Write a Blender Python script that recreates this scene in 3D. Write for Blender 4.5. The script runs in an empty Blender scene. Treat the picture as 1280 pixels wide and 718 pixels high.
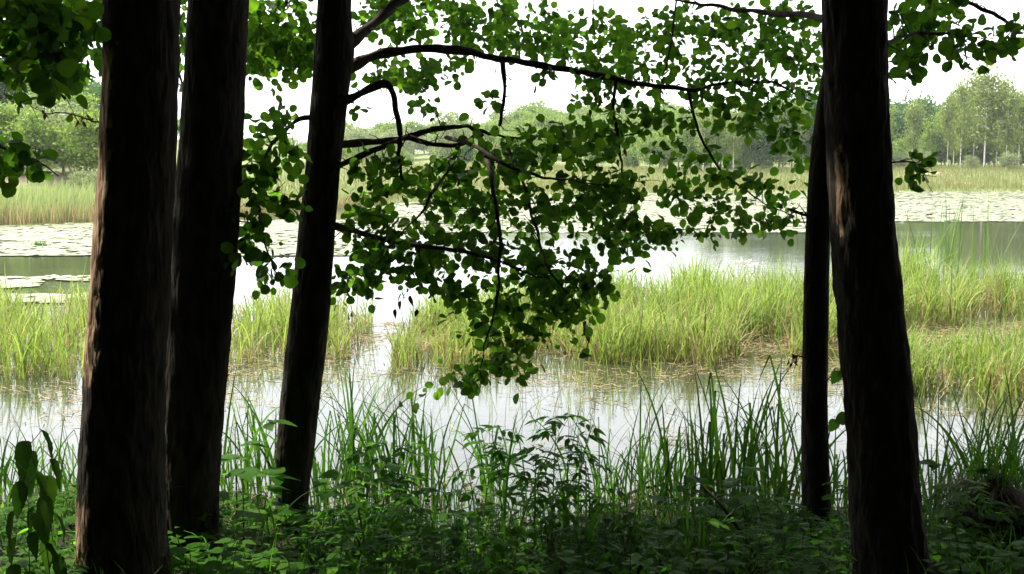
import bpy, math
import numpy as np
from mathutils import Vector, noise

# ------------------------------------------------------------------ camera, world, sun, exposure
sc = bpy.context.scene
col = sc.collection
EYE = 2.0
FPX = 1372.0                                   # focal length in pixels of the 1280 wide photograph
PITCH = math.atan((359 - 210) / FPX)
cam_d = bpy.data.cameras.new('camera')
cam_d.sensor_width = 36.0
cam_d.lens = 36.0 * FPX / 1280.0
cam_d.clip_start = 0.05
cam_d.clip_end = 3000
cam = bpy.data.objects.new('camera', cam_d)
cam.location = (0, 0, EYE)
cam.rotation_euler = (math.pi / 2 - PITCH, 0, 0)
col.objects.link(cam)
sc.camera = cam

SUN_AZ = math.radians(-60)                     # from +Y towards +X : the sun stands left, over the lake
SUN_EL = math.radians(50)
SUN_DIR = Vector((math.cos(SUN_EL) * math.sin(SUN_AZ), math.cos(SUN_EL) * math.cos(SUN_AZ), math.sin(SUN_EL)))
world = bpy.data.worlds.new('World')
sc.world = world
world.use_nodes = True
wn = world.node_tree
wn.nodes.clear()
w_out = wn.nodes.new('ShaderNodeOutputWorld')
w_bg = wn.nodes.new('ShaderNodeBackground')
w_bg.inputs['Strength'].default_value = 0.12
w_sky = wn.nodes.new('ShaderNodeTexSky')
w_sky.sky_type = 'NISHITA'
w_sky.sun_disc = False
w_sky.sun_elevation = SUN_EL
w_sky.sun_rotation = SUN_AZ
w_sky.air_density = 1.0
w_sky.dust_density = 3.0
# thin bright overcast in front of the blue sky
w_tc = wn.nodes.new('ShaderNodeTexCoord')
w_no = wn.nodes.new('ShaderNodeTexNoise')
w_no.inputs['Scale'].default_value = 3.0
w_no.inputs['Detail'].default_value = 6.0
w_mr = wn.nodes.new('ShaderNodeMapRange')
w_mr.inputs['From Min'].default_value = 0.3
w_mr.inputs['From Max'].default_value = 0.7
w_mr.inputs['To Min'].default_value = 0.7
w_mr.inputs['To Max'].default_value = 0.98
w_mx = wn.nodes.new('ShaderNodeMixRGB')
w_mx.inputs['Color2'].default_value = (9.0, 9.2, 9.6, 1)
wn.links.new(w_tc.outputs['Generated'], w_no.inputs['Vector'])
wn.links.new(w_no.outputs['Fac'], w_mr.inputs['Value'])
wn.links.new(w_mr.outputs['Result'], w_mx.inputs['Fac'])
wn.links.new(w_sky.outputs['Color'], w_mx.inputs['Color1'])
wn.links.new(w_mx.outputs['Color'], w_bg.inputs['Color'])
wn.links.new(w_bg.outputs['Background'], w_out.inputs['Surface'])

sun_d = bpy.data.lights.new('sun', 'SUN')
sun_d.energy = 4.3
sun_d.angle = math.radians(0.6)
sun_d.color = (1.0, 0.95, 0.86)
sun = bpy.data.objects.new('sun', sun_d)
sun.rotation_euler = (-SUN_DIR).to_track_quat('-Z', 'Y').to_euler()
sun.location = (-20, 20, 40)
col.objects.link(sun)

vs = sc.view_settings
vs.view_transform = 'Standard'
vs.look = 'None'
vs.exposure = 1.58
vs.gamma = 1.0
vs.use_curve_mapping = False
sc.cycles.use_denoising = True
sc.cycles.max_bounces = 6
sc.cycles.diffuse_bounces = 3
sc.cycles.glossy_bounces = 3
sc.cycles.transmission_bounces = 4
sc.cycles.transparent_max_bounces = 8
sc.cycles.volume_bounces = 0
sc.cycles.sample_clamp_indirect = 6.0

rng = np.random.default_rng(11)
R3 = np.array([1.0, 0, 0])


def P(px, py, depth):
    """world point seen at photo pixel (px, py) whose distance straight ahead (world Y) is depth"""
    u, v = (px - 640) / FPX, (359 - py) / FPX
    cp, sp = math.cos(PITCH), math.sin(PITCH)
    d = np.array([u, cp + v * sp, -sp + v * cp])
    return np.array([0, 0, EYE]) + d * (depth / d[1])


# ------------------------------------------------------------------ materials
def new_mat(name):
    m = bpy.data.materials.new(name)
    m.use_nodes = True
    nt = m.node_tree
    nt.nodes.clear()
    return m, nt, nt.nodes, nt.links


def leaf_mat(name, cols, trans=0.45, rough=0.55, spec=0.1, tr_gain=1.5, tint=(0.85, 1.0, 0.35)):
    """thin leaf : colour picked per leaf, some light passes through"""
    m, nt, N, L = new_mat(name)
    out = N.new('ShaderNodeOutputMaterial')
    geo = N.new('ShaderNodeNewGeometry')
    rp = N.new('ShaderNodeValToRGB')
    rp.color_ramp.interpolation = 'LINEAR'
    el = rp.color_ramp.elements
    n = len(cols)
    el[0].position = 0
    el[0].color = (*cols[0], 1)
    el[1].position = 1
    el[1].color = (*cols[-1], 1)
    for i in range(1, n - 1):
        e = el.new(i / (n - 1))
        e.color = (*cols[i], 1)
    L.new(geo.outputs['Random Per Island'], rp.inputs['Fac'])
    pb = N.new('ShaderNodeBsdfPrincipled')
    pb.inputs['Roughness'].default_value = rough
    pb.inputs['Specular IOR Level'].default_value = spec
    L.new(rp.outputs['Color'], pb.inputs['Base Color'])
    tr = N.new('ShaderNodeBsdfTranslucent')
    mu = N.new('ShaderNodeMixRGB')
    mu.blend_type = 'MULTIPLY'
    mu.inputs['Fac'].default_value = 1
    mu.inputs['Color2'].default_value = (tint[0] * tr_gain, tint[1] * tr_gain, tint[2] * tr_gain, 1)
    L.new(rp.outputs['Color'], mu.inputs['Color1'])
    L.new(mu.outputs['Color'], tr.inputs['Color'])
    mx = N.new('ShaderNodeMixShader')
    mx.inputs['Fac'].default_value = trans
    L.new(pb.outputs['BSDF'], mx.inputs[1])
    L.new(tr.outputs['BSDF'], mx.inputs[2])
    L.new(mx.outputs['Shader'], out.inputs['Surface'])
    return m


def bark_mat(name, c1, c2, c3, scale=1.0, bare=0.62, bump=0.6):
    m, nt, N, L = new_mat(name)
    out = N.new('ShaderNodeOutputMaterial')
    tc = N.new('ShaderNodeTexCoord')
    mp = N.new('ShaderNodeMapping')
    mp.inputs['Scale'].default_value = (26 * scale, 26 * scale, 7 * scale)
    no = N.new('ShaderNodeTexNoise')
    no.inputs['Detail'].default_value = 8
    no.inputs['Scale'].default_value = 1
    no.inputs['Distortion'].default_value = 0.6
    vo = N.new('ShaderNodeTexVoronoi')
    vo.feature = 'DISTANCE_TO_EDGE'
    vo.inputs['Scale'].default_value = 1.3
    L.new(tc.outputs['Object'], mp.inputs['Vector'])
    L.new(mp.outputs['Vector'], no.inputs['Vector'])
    L.new(mp.outputs['Vector'], vo.inputs['Vector'])
    rp = N.new('ShaderNodeValToRGB')
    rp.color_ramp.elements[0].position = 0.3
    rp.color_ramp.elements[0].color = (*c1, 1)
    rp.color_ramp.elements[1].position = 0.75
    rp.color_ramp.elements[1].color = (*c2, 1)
    L.new(no.outputs['Fac'], rp.inputs['Fac'])
    # bare patches where the bark has flaked
    n2 = N.new('ShaderNodeTexNoise')
    n2.inputs['Scale'].default_value = 1.0
    n2.inputs['Detail'].default_value = 5
    m2 = N.new('ShaderNodeMapping')
    m2.inputs['Scale'].default_value = (6, 6, 2.0)
    L.new(tc.outputs['Object'], m2.inputs['Vector'])
    L.new(m2.outputs['Vector'], n2.inputs['Vector'])
    r2 = N.new('ShaderNodeValToRGB')
    r2.color_ramp.elements[0].position = bare
    r2.color_ramp.elements[0].color = (0, 0, 0, 1)
    r2.color_ramp.elements[1].position = bare + 0.05
    r2.color_ramp.elements[1].color = (1, 1, 1, 1)
    L.new(n2.outputs['Fac'], r2.inputs['Fac'])
    mx = N.new('ShaderNodeMixRGB')
    mx.inputs['Color2'].default_value = (*c3, 1)
    L.new(r2.outputs['Color'], mx.inputs['Fac'])
    L.new(rp.outputs['Color'], mx.inputs['Color1'])
    # sunlit strips painted in as pale peeled wood, edge broken up by noise
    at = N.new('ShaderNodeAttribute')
    at.attribute_name = 'bare'  # mask of the sun-struck patches painted pale
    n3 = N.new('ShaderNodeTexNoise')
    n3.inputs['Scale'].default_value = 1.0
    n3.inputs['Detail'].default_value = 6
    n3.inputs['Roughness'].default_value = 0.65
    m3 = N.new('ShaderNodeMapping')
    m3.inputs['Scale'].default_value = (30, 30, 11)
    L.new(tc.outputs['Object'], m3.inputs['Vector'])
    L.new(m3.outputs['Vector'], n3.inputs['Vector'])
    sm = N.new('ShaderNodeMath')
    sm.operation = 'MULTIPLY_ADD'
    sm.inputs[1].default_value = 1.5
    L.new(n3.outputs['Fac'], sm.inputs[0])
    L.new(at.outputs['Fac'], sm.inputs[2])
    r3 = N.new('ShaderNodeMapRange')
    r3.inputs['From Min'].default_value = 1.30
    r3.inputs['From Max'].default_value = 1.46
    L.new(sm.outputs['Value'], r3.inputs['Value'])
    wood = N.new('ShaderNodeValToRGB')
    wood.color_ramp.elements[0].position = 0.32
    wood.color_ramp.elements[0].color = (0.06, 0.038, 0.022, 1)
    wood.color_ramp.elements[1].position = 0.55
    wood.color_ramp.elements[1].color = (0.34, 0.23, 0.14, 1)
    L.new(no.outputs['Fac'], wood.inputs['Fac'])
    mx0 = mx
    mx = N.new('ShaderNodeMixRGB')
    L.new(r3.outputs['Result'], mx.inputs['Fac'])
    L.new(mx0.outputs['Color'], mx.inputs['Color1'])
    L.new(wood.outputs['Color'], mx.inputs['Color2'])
    pb = N.new('ShaderNodeBsdfPrincipled')
    pb.inputs['Roughness'].default_value = 0.9
    pb.inputs['Specular IOR Level'].default_value = 0.04
    L.new(mx.outputs['Color'], pb.inputs['Base Color'])
    ad = N.new('ShaderNodeMath')
    ad.operation = 'MULTIPLY_ADD'
    ad.inputs[1].default_value = 0.8
    L.new(vo.outputs['Distance'], ad.inputs[0])
    L.new(no.outputs['Fac'], ad.inputs[2])
    bp = N.new('ShaderNodeBump')
    bp.inputs['Strength'].default_value = bump
    bp.inputs['Distance'].default_value = 0.02
    L.new(ad.outputs['Value'], bp.inputs['Height'])
    L.new(bp.outputs['Normal'], pb.inputs['Normal'])
    L.new(pb.outputs['BSDF'], out.inputs['Surface'])
    return m


def plain_mat(name, c1, c2, scale=4.0, rough=0.9, spec=0.2, bump=0.0):
    m, nt, N, L = new_mat(name)
    out = N.new('ShaderNodeOutputMaterial')
    tc = N.new('ShaderNodeTexCoord')
    no = N.new('ShaderNodeTexNoise')
    no.inputs['Scale'].default_value = scale
    no.inputs['Detail'].default_value = 8
    L.new(tc.outputs['Object'], no.inputs['Vector'])
    rp = N.new('ShaderNodeValToRGB')
    rp.color_ramp.elements[0].position = 0.35
    rp.color_ramp.elements[0].color = (*c1, 1)
    rp.color_ramp.elements[1].position = 0.68
    rp.color_ramp.elements[1].color = (*c2, 1)
    L.new(no.outputs['Fac'], rp.inputs['Fac'])
    pb = N.new('ShaderNodeBsdfPrincipled')
    pb.inputs['Roughness'].default_value = rough
    pb.inputs['Specular IOR Level'].default_value = spec
    L.new(rp.outputs['Color'], pb.inputs['Base Color'])
    if bump:
        bp = N.new('ShaderNodeBump')
        bp.inputs['Strength'].default_value = bump
        bp.inputs['Distance'].default_value = 0.03
        L.new(no.outputs['Fac'], bp.inputs['Height'])
        L.new(bp.outputs['Normal'], pb.inputs['Normal'])
    L.new(pb.outputs['BSDF'], out.inputs['Surface'])
    return m


M = {}
M['alder_leaf'] = leaf_mat('alder_leaf', [(0.03, 0.07, 0.014), (0.042, 0.10, 0.016), (0.055, 0.125, 0.016), (0.10, 0.17, 0.02)], 0.6, spec=0.08, tr_gain=1.8)
M['crown_leaf'] = leaf_mat('crown_leaf', [(0.03, 0.075, 0.018), (0.05, 0.11, 0.025)], 0.3)
M['dead_leaf'] = leaf_mat('dead_leaf', [(0.05, 0.022, 0.012), (0.10, 0.045, 0.02)], 0.25, tint=(1, 0.7, 0.4))
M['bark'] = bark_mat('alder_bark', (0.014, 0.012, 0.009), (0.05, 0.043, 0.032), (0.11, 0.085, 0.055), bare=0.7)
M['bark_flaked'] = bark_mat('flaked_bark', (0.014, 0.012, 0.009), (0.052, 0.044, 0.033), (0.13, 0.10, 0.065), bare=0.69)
M['twig'] = plain_mat('twig_bark', (0.03, 0.025, 0.02), (0.07, 0.055, 0.045), 40, spec=0.05)
M['sedge_green'] = leaf_mat('sedge_green', [(0.10, 0.18, 0.045), (0.20, 0.28, 0.08), (0.30, 0.36, 0.13), (0.16, 0.25, 0.065)], 0.45, 0.5, tr_gain=1.25, tint=(0.95, 1, 0.45))
M['sedge_straw'] = leaf_mat('sedge_straw', [(0.35, 0.29, 0.14), (0.42, 0.34, 0.18), (0.27, 0.19, 0.10), (0.5, 0.42, 0.24)], 0.3, 0.6, tr_gain=1.0, tint=(1, 0.95, 0.75))
M['bank_blade'] = leaf_mat('bank_blade', [(0.022, 0.065, 0.010), (0.04, 0.10, 0.014), (0.06, 0.13, 0.02), (0.026, 0.065, 0.014)], 0.5, spec=0.06)
M['herb_leaf'] = leaf_mat('herb_leaf', [(0.03, 0.10, 0.010), (0.055, 0.15, 0.013), (0.09, 0.20, 0.018)], 0.6, spec=0.05, tr_gain=2.0)
M['broad_leaf'] = leaf_mat('broad_leaf', [(0.014, 0.036, 0.008), (0.022, 0.058, 0.012), (0.035, 0.07, 0.012)], 0.4, spec=0.04)
M['herb_stem'] = plain_mat('herb_stem', (0.05, 0.09, 0.025), (0.09, 0.10, 0.04), 30)
M['far_reed'] = leaf_mat('far_reed', [(0.15, 0.22, 0.09), (0.22, 0.29, 0.12), (0.3, 0.33, 0.17), (0.2, 0.27, 0.11)], 0.35, tint=(1, 1, 0.6), tr_gain=1.1)
M['meadow_blade'] = leaf_mat('meadow_blade', [(0.16, 0.185, 0.06), (0.22, 0.22, 0.085), (0.13, 0.18, 0.05), (0.27, 0.23, 0.115)], 0.3, tint=(1, 1, 0.6), tr_gain=1.0)
M['birch_leaf'] = leaf_mat('birch_leaf', [(0.12, 0.175, 0.045), (0.17, 0.225, 0.06), (0.22, 0.265, 0.08)], 0.4, tint=(1, 1, 0.5), tr_gain=1.2)
M['bush_leaf'] = leaf_mat('bush_leaf', [(0.10, 0.17, 0.036), (0.15, 0.23, 0.05), (0.21, 0.285, 0.065)], 0.4, tint=(1, 1, 0.5), tr_gain=1.2)
M['willow_leaf'] = leaf_mat('willow_leaf', [(0.14, 0.19, 0.09), (0.2, 0.25, 0.12), (0.26, 0.3, 0.16)], 0.4, tint=(1, 1, 0.6), tr_gain=1.1)
M['dark_leaf'] = leaf_mat('dark_leaf', [(0.045, 0.095, 0.028), (0.075, 0.14, 0.04)], 0.3)
M['needle'] = leaf_mat('needle', [(0.03, 0.06, 0.03), (0.05, 0.085, 0.045)], 0.15)
M['birch_bark'] = plain_mat('birch_bark', (0.45, 0.43, 0.40), (0.75, 0.73, 0.70), 2.0)
M['grey_bark'] = plain_mat('grey_bark', (0.12, 0.10, 0.08), (0.25, 0.22, 0.18), 3.0)
M['root_mat'] = plain_mat('root_mat', (0.02, 0.013, 0.007), (0.055, 0.035, 0.018), 30)
M['cattail'] = leaf_mat('cattail', [(0.07, 0.14, 0.045), (0.11, 0.19, 0.07), (0.15, 0.2, 0.07)], 0.4)
M['litter_straw'] = leaf_mat('litter_straw', [(0.16, 0.11, 0.06), (0.3, 0.24, 0.13), (0.22, 0.15, 0.08), (0.36, 0.3, 0.18)], 0.15)
M['white_flower'] = leaf_mat('white_flower', [(0.7, 0.7, 0.6), (0.8, 0.8, 0.72)], 0.3, tint=(1, 1, 1), tr_gain=1.0)


def pad_mat():
    m, nt, N, L = new_mat('lily_pad_leaf')
    out = N.new('ShaderNodeOutputMaterial')
    geo = N.new('ShaderNodeNewGeometry')
    rp = N.new('ShaderNodeValToRGB')
    el = rp.color_ramp.elements
    el[0].color = (0.11, 0.14, 0.05, 1)
    el[1].position = 1
    el[1].color = (0.30, 0.27, 0.10, 1)
    for p, c in ((0.35, (0.17, 0.19, 0.095)), (0.8, (0.22, 0.235, 0.135))):
        e = el.new(p)
        e.color = (*c, 1)
    L.new(geo.outputs['Random Per Island'], rp.inputs['Fac'])
    pb = N.new('ShaderNodeBsdfPrincipled')
    pb.inputs['Roughness'].default_value = 0.42
    pb.inputs['Specular IOR Level'].default_value = 0.35
    L.new(rp.outputs['Color'], pb.inputs['Base Color'])
    L.new(pb.outputs['BSDF'], out.inputs['Surface'])
    return m


def water_mat():
    m, nt, N, L = new_mat('lake_water')
    out = N.new('ShaderNodeOutputMaterial')
    tc = N.new('ShaderNodeTexCoord')
    mp = N.new('ShaderNodeMapping')
    mp.inputs['Scale'].default_value = (1.0, 2.2, 1.0)
    L.new(tc.outputs['Object'], mp.inputs['Vector'])
    no = N.new('ShaderNodeTexNoise')
    no.inputs['Scale'].default_value = 3.0
    no.inputs['Detail'].default_value = 3
    L.new(mp.outputs['Vector'], no.inputs['Vector'])
    n2 = N.new('ShaderNodeTexNoise')
    n2.inputs['Scale'].default_value = 0.12
    n2.inputs['Detail'].default_value = 3
    L.new(mp.outputs['Vector'], n2.inputs['Vector'])
    mr = N.new('ShaderNodeMapRange')
    mr.inputs['From Min'].default_value = 0.4
    mr.inputs['From Max'].default_value = 0.62
    mr.inputs['To Min'].default_value = 0.03
    mr.inputs['To Max'].default_value = 0.22
    L.new(n2.outputs['Fac'], mr.inputs['Value'])
    bp = N.new('ShaderNodeBump')
    bp.inputs['Distance'].default_value = 0.02
    L.new(mr.outputs['Result'], bp.inputs['Strength'])
    L.new(no.outputs['Fac'], bp.inputs['Height'])
    pb = N.new('ShaderNodeBsdfPrincipled')
    pb.inputs['Base Color'].default_value = (0.035, 0.04, 0.022, 1)
    pb.inputs['Roughness'].default_value = 0.06
    pb.inputs['IOR'].default_value = 1.36
    L.new(bp.outputs['Normal'], pb.inputs['Normal'])
    L.new(pb.outputs['BSDF'], out.inputs['Surface'])
    return m


def ground_mat():
    m, nt, N, L = new_mat('ground')
    out = N.new('ShaderNodeOutputMaterial')
    tc = N.new('ShaderNodeTexCoord')
    sx = N.new('ShaderNodeSeparateXYZ')
    L.new(tc.outputs['Object'], sx.inputs['Vector'])

    def ramp(scale, c1, c2, a=0.38, b=0.66):
        no = N.new('ShaderNodeTexNoise')
        no.inputs['Scale'].default_value = scale
        no.inputs['Detail'].default_value = 8
        L.new(tc.outputs['Object'], no.inputs['Vector'])
        rp = N.new('ShaderNodeValToRGB')
        rp.color_ramp.elements[0].position = a
        rp.color_ramp.elements[0].color = (*c1, 1)
        rp.color_ramp.elements[1].position = b
        rp.color_ramp.elements[1].color = (*c2, 1)
        L.new(no.outputs['Fac'], rp.inputs['Fac'])
        return rp, no
    soil, n1 = ramp(9, (0.008, 0.007, 0.005), (0.03, 0.025, 0.016))
    mead, n2 = ramp(0.35, (0.10, 0.135, 0.045), (0.17, 0.18, 0.075))
    sand, n3 = ramp(0.06, (0.0, 0.0, 0.0), (1, 1, 1), 0.62, 0.68)
    mxs = N.new('ShaderNodeMixRGB')
    mxs.inputs['Color2'].default_value = (0.5, 0.38, 0.26, 1)
    L.new(sand.outputs['Color'], mxs.inputs['Fac'])
    L.new(mead.outputs['Color'], mxs.inputs['Color1'])
    st = N.new('ShaderNodeMath')
    st.operation = 'GREATER_THAN'
    st.inputs[1].default_value = 25
    L.new(sx.outputs['Y'], st.inputs[0])
    mx = N.new('ShaderNodeMixRGB')
    L.new(st.outputs['Value'], mx.inputs['Fac'])
    L.new(soil.outputs['Color'], mx.inputs['Color1'])
    L.new(mxs.outputs['Color'], mx.inputs['Color2'])
    pb = N.new('ShaderNodeBsdfPrincipled')
    pb.inputs['Roughness'].default_value = 0.95
    pb.inputs['Specular IOR Level'].default_value = 0.1
    L.new(mx.outputs['Color'], pb.inputs['Base Color'])
    bp = N.new('ShaderNodeBump')
    bp.inputs['Strength'].default_value = 0.6
    bp.inputs['Distance'].default_value = 0.04
    L.new(n1.outputs['Fac'], bp.inputs['Height'])
    L.new(bp.outputs['Normal'], pb.inputs['Normal'])
    L.new(pb.outputs['BSDF'], out.inputs['Surface'])
    return m


M['pad'] = pad_mat()
M['water'] = water_mat()
M['ground'] = ground_mat()


# ------------------------------------------------------------------ mesh building
class MB:
    def __init__(self):
        self.v, self.q, self.n = [], [], 0          # vertex blocks, (faces, slot) blocks

    def add(self, verts, faces, slot=0):
        verts = np.asarray(verts, float).reshape(-1, 3)
        faces = np.asarray(faces, int)
        self.v.append(verts)
        self.q.append((faces + self.n, slot))
        self.n += len(verts)

    def mesh(self, name, mats, smooth=True):
        me = bpy.data.meshes.new(name)
        V = np.concatenate(self.v)
        loops = np.concatenate([f.ravel() for f, s in self.q])
        tot = np.concatenate([np.full(len(f), f.shape[1]) for f, s in self.q])
        slot = np.concatenate([np.full(len(f), s) for f, s in self.q])
        me.vertices.add(len(V))
        me.vertices.foreach_set('co', V.ravel())
        me.loops.add(len(loops))
        me.loops.foreach_set('vertex_index', loops.astype(np.int32))
        me.polygons.add(len(tot))
        st = np.concatenate([[0], np.cumsum(tot)[:-1]])
        me.polygons.foreach_set('loop_start', st.astype(np.int32))
        for m in (mats if isinstance(mats, (list, tuple)) else [mats]):
            me.materials.append(m)
        me.polygons.foreach_set('material_index', slot.astype(np.int32))
        me.polygons.foreach_set('use_smooth', np.full(len(tot), smooth))
        me.update(calc_edges=True)
        me.validate()
        return me

    def build(self, name, mats, parent=None, smooth=True, origin=None):
        if origin is not None:
            self.v = [v - np.asarray(origin) for v in self.v]
        o = bpy.data.objects.new(name, self.mesh(name, mats, smooth))
        col.objects.link(o)
        if parent is not None:
            o.parent = parent
        elif origin is not None:
            o.location = origin
        return o


def tag(o, label=None, cat=None, group=None, kind=None):
    for k, v in (('label', label), ('category', cat), ('group', group), ('kind', kind)):
        if v:
            o[k] = v
    return o


def empty(name, loc=(0, 0, 0), rz=0.0):
    o = bpy.data.objects.new(name, None)
    o.empty_display_size = 0.2
    o.location = loc
    o.rotation_euler = (0, 0, rz)
    col.objects.link(o)
    return o


def copy_thing(root):
    c = root.copy()
    col.objects.link(c)
    for ch in root.children:
        d = ch.copy()
        col.objects.link(d)
        d.parent = c
        for g in ch.children:
            e = g.copy()
            col.objects.link(e)
            e.parent = d
    return c


def unit(a):
    a = np.asarray(a, float)
    return a / (np.linalg.norm(a, axis=-1, keepdims=True) + 1e-12)


def smooth_path(pts, n):
    """Catmull-Rom through the points (any number of columns)"""
    pts = np.asarray(pts, float)
    if len(pts) == 2:
        t = np.linspace(0, 1, n)[:, None]
        return pts[0] * (1 - t) + pts[1] * t
    p = np.vstack([2 * pts[0] - pts[1], pts, 2 * pts[-1] - pts[-2]])
    seg = np.linspace(0, len(pts) - 1 - 1e-9, n)
    i = seg.astype(int)
    t = (seg - i)[:, None]
    a, b, c, d = p[i], p[i + 1], p[i + 2], p[i + 3]
    return 0.5 * (2 * b + (c - a) * t + (2 * a - 5 * b + 4 * c - d) * t ** 2 + (3 * b - a - 3 * c + d) * t ** 3)


def add_tube(mb, path, rad, sides=6, slot=0, rough=0.0, seed=0):
    path = np.asarray(path, float)
    n = len(path)
    rad = np.broadcast_to(np.asarray(rad, float), (n,))
    tan = unit(np.gradient(path, axis=0))
    ref = np.array([0, 0, 1.0]) if abs(tan[:, 2]).mean() < 0.8 else np.array([0, -1.0, 0])
    a = unit(np.cross(tan, ref))
    b = np.cross(a, tan)
    ang = np.linspace(0, 2 * np.pi, sides, endpoint=False)
    rr = rad[:, None] * np.ones((1, sides))
    if rough:
        for i in range(n):
            for j in range(sides):
                q = Vector((math.cos(ang[j]) * 2 + seed, math.sin(ang[j]) * 2, path[i, 2] * 9))
                rr[i, j] *= 1 + rough * noise.noise(q)
    V = path[:, None, :] + rr[..., None] * (np.cos(ang)[None, :, None] * a[:, None, :] + np.sin(ang)[None, :, None] * b[:, None, :])
    idx = np.arange(n * sides).reshape(n, sides)
    nx = np.roll(idx, -1, axis=1)
    F = np.stack([idx[:-1], nx[:-1], nx[1:], idx[1:]], -1).reshape(-1, 4)
    base = mb.n
    mb.add(V.reshape(-1, 3), F, slot)
    tip = np.vstack([V[-1], path[-1:] + tan[-1] * rad[-1] * 0.6])
    k = np.arange(sides)
    mb.add(tip, np.stack([k, (k + 1) % sides, np.full(sides, sides)], -1), slot)


# leaf outlines : (across, along, lift) of left edge / midrib / right edge
def leaf_template(rows, fold=0.12, curl=0.12):
    """rows : (along, halfwidth). first and last rows are points"""
    V, F = [], []
    for k, (t, w) in enumerate(rows):
        z = -curl * t * t
        V += [(-w, t, z + fold * w), (0, t, z), (w, t, z + fold * w)]
    for k in range(len(rows) - 1):
        i = 3 * k
        F += [(i, i + 1, i + 4, i + 3), (i + 1, i + 2, i + 5, i + 4)]
    return np.array(V, float), np.array(F, int)


T_ROUND = leaf_template([(0, 0.04), (0.10, 0.27), (0.34, 0.46), (0.62, 0.48), (0.84, 0.34), (0.96, 0.17)], 0.22, 0.2)
T_NOTCH = leaf_template([(0, 0.03), (0.1, 0.2), (0.3, 0.42), (0.58, 0.5), (0.8, 0.42), (0.93, 0.26), (0.90, 0.04)], 0.3, 0.35)
T_OVAL = leaf_template([(0, 0.04), (0.12, 0.24), (0.36, 0.39), (0.62, 0.36), (0.85, 0.2), (1.02, 0.02)], 0.35, -0.15)
T_SIMPLE = leaf_template([(0, 0.10), (0.45, 0.48), (0.95, 0.14)])
T_LANCE = leaf_template([(0, 0.03), (0.18, 0.17), (0.42, 0.2), (0.7, 0.12), (1.0, 0.015)])
T_OVATE = leaf_template([(0, 0.05), (0.08, 0.26), (0.28, 0.4), (0.5, 0.36), (0.75, 0.19), (1.0, 0.02)], 0.15, 0.25)
T_HEART = leaf_template([(-0.08, 0.16), (0.0, 0.33), (0.08, 0.38), (0.14, 0.45), (0.22, 0.44), (0.30, 0.49), (0.38, 0.44), (0.46, 0.47), (0.55, 0.37), (0.62, 0.39), (0.72, 0.25), (0.80, 0.24), (0.9, 0.1), (1.0, 0.015)], 0.18, 0.35)
T_HEART[0][:, 2] += np.where(T_HEART[0][:, 0] != 0, 0.02 * np.sin(T_HEART[0][:, 1] * 15), 0)
T_OVATE_TOOTHED = leaf_template([(0, 0.05), (0.05, 0.2), (0.12, 0.33), (0.17, 0.31), (0.26, 0.42), (0.31, 0.38), (0.40, 0.42), (0.46, 0.35), (0.55, 0.37), (0.61, 0.28), (0.70, 0.27), (0.76, 0.17), (0.85, 0.14), (1.0, 0.01)], 0.2, 0.25)
T_CARD = (np.array([(-0.5, 0, 0), (0.5, 0.1, 0), (0.4, 1, 0.1), (-0.4, 0.9, 0.05)], float), np.array([(0, 1, 2, 3)]))


def add_leaves(mb, pos, direc, nrm, length, width, tpl, slot=0):
    pos = np.asarray(pos, float)
    n = len(pos)
    if n == 0:
        return
    d = unit(direc)
    nrm = np.asarray(nrm, float)
    z = unit(nrm - (nrm * d).sum(-1, keepdims=True) * d)
    x = np.cross(d, z)
    V, F = tpl
    ln = np.broadcast_to(length, (n,))[:, None, None]
    wd = np.broadcast_to(width, (n,))[:, None, None]
    W = pos[:, None, :] + wd * V[None, :, 0:1] * x[:, None, :] + ln * V[None, :, 1:2] * d[:, None, :] + ln * V[None, :, 2:3] * z[:, None, :]
    k = len(V)
    FF = (F[None] + (np.arange(n) * k)[:, None, None]).reshape(-1, F.shape[1])
    mb.add(W.reshape(-1, 3), FF, slot)


def add_blades(mb, base, az, length, width, lean, bend, slot=0, segs=6, kink=None, power=1.6, facing=None):
    """grass blades : base (n,3), azimuth of the lean, lean and extra bend in radians"""
    base = np.asarray(base, float)
    n = len(base)
    if n == 0:
        return
    B = lambda a: np.broadcast_to(np.asarray(a, float), (n,))
    az, length, width, lean, bend = B(az), B(length), B(width), B(lean), B(bend)
    t = np.linspace(0, 1, segs + 1)
    th = lean[:, None] + bend[:, None] * t[None] ** power
    if kink is not None:                              # a blade that has folded over : (n,) position or nan
        kk = B(kink)
        th = th + np.where(t[None] >= kk[:, None], 1.9, 0.0) * np.isfinite(kk)[:, None]
    ds = length[:, None] / segs
    hx = np.concatenate([np.zeros((n, 1)), np.cumsum(np.sin(th[:, :-1]) * ds, 1)], 1)
    hz = np.concatenate([np.zeros((n, 1)), np.cumsum(np.cos(th[:, :-1]) * ds, 1)], 1)
    C = base[:, None, :] + np.stack([hx * np.cos(az)[:, None], hx * np.sin(az)[:, None], hz], -1)
    fa = az + np.pi / 2 + (rng.uniform(-0.9, 0.9, n) if facing is None else facing)
    tw = rng.uniform(-0.8, 0.8, n)
    ang = fa[:, None] + tw[:, None] * t[None]
    side = np.stack([np.cos(ang), np.sin(ang), 0 * ang], -1)
    w = width[:, None] * np.clip(np.minimum(0.55 + 1.2 * t, 1.25 * (1 - t) ** 0.6), 0.03, 1)[None] * 0.5
    V = np.stack([C - side * w[..., None], C + side * w[..., None]], 2)
    k = 2 * (segs + 1)
    i = np.arange(segs) * 2
    F = np.stack([i, i + 1, i + 3, i + 2], -1)
    FF = (F[None] + (np.arange(n) * k)[:, None, None]).reshape(-1, 4)
    mb.add(V.reshape(-1, 3), FF, slot)


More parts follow.
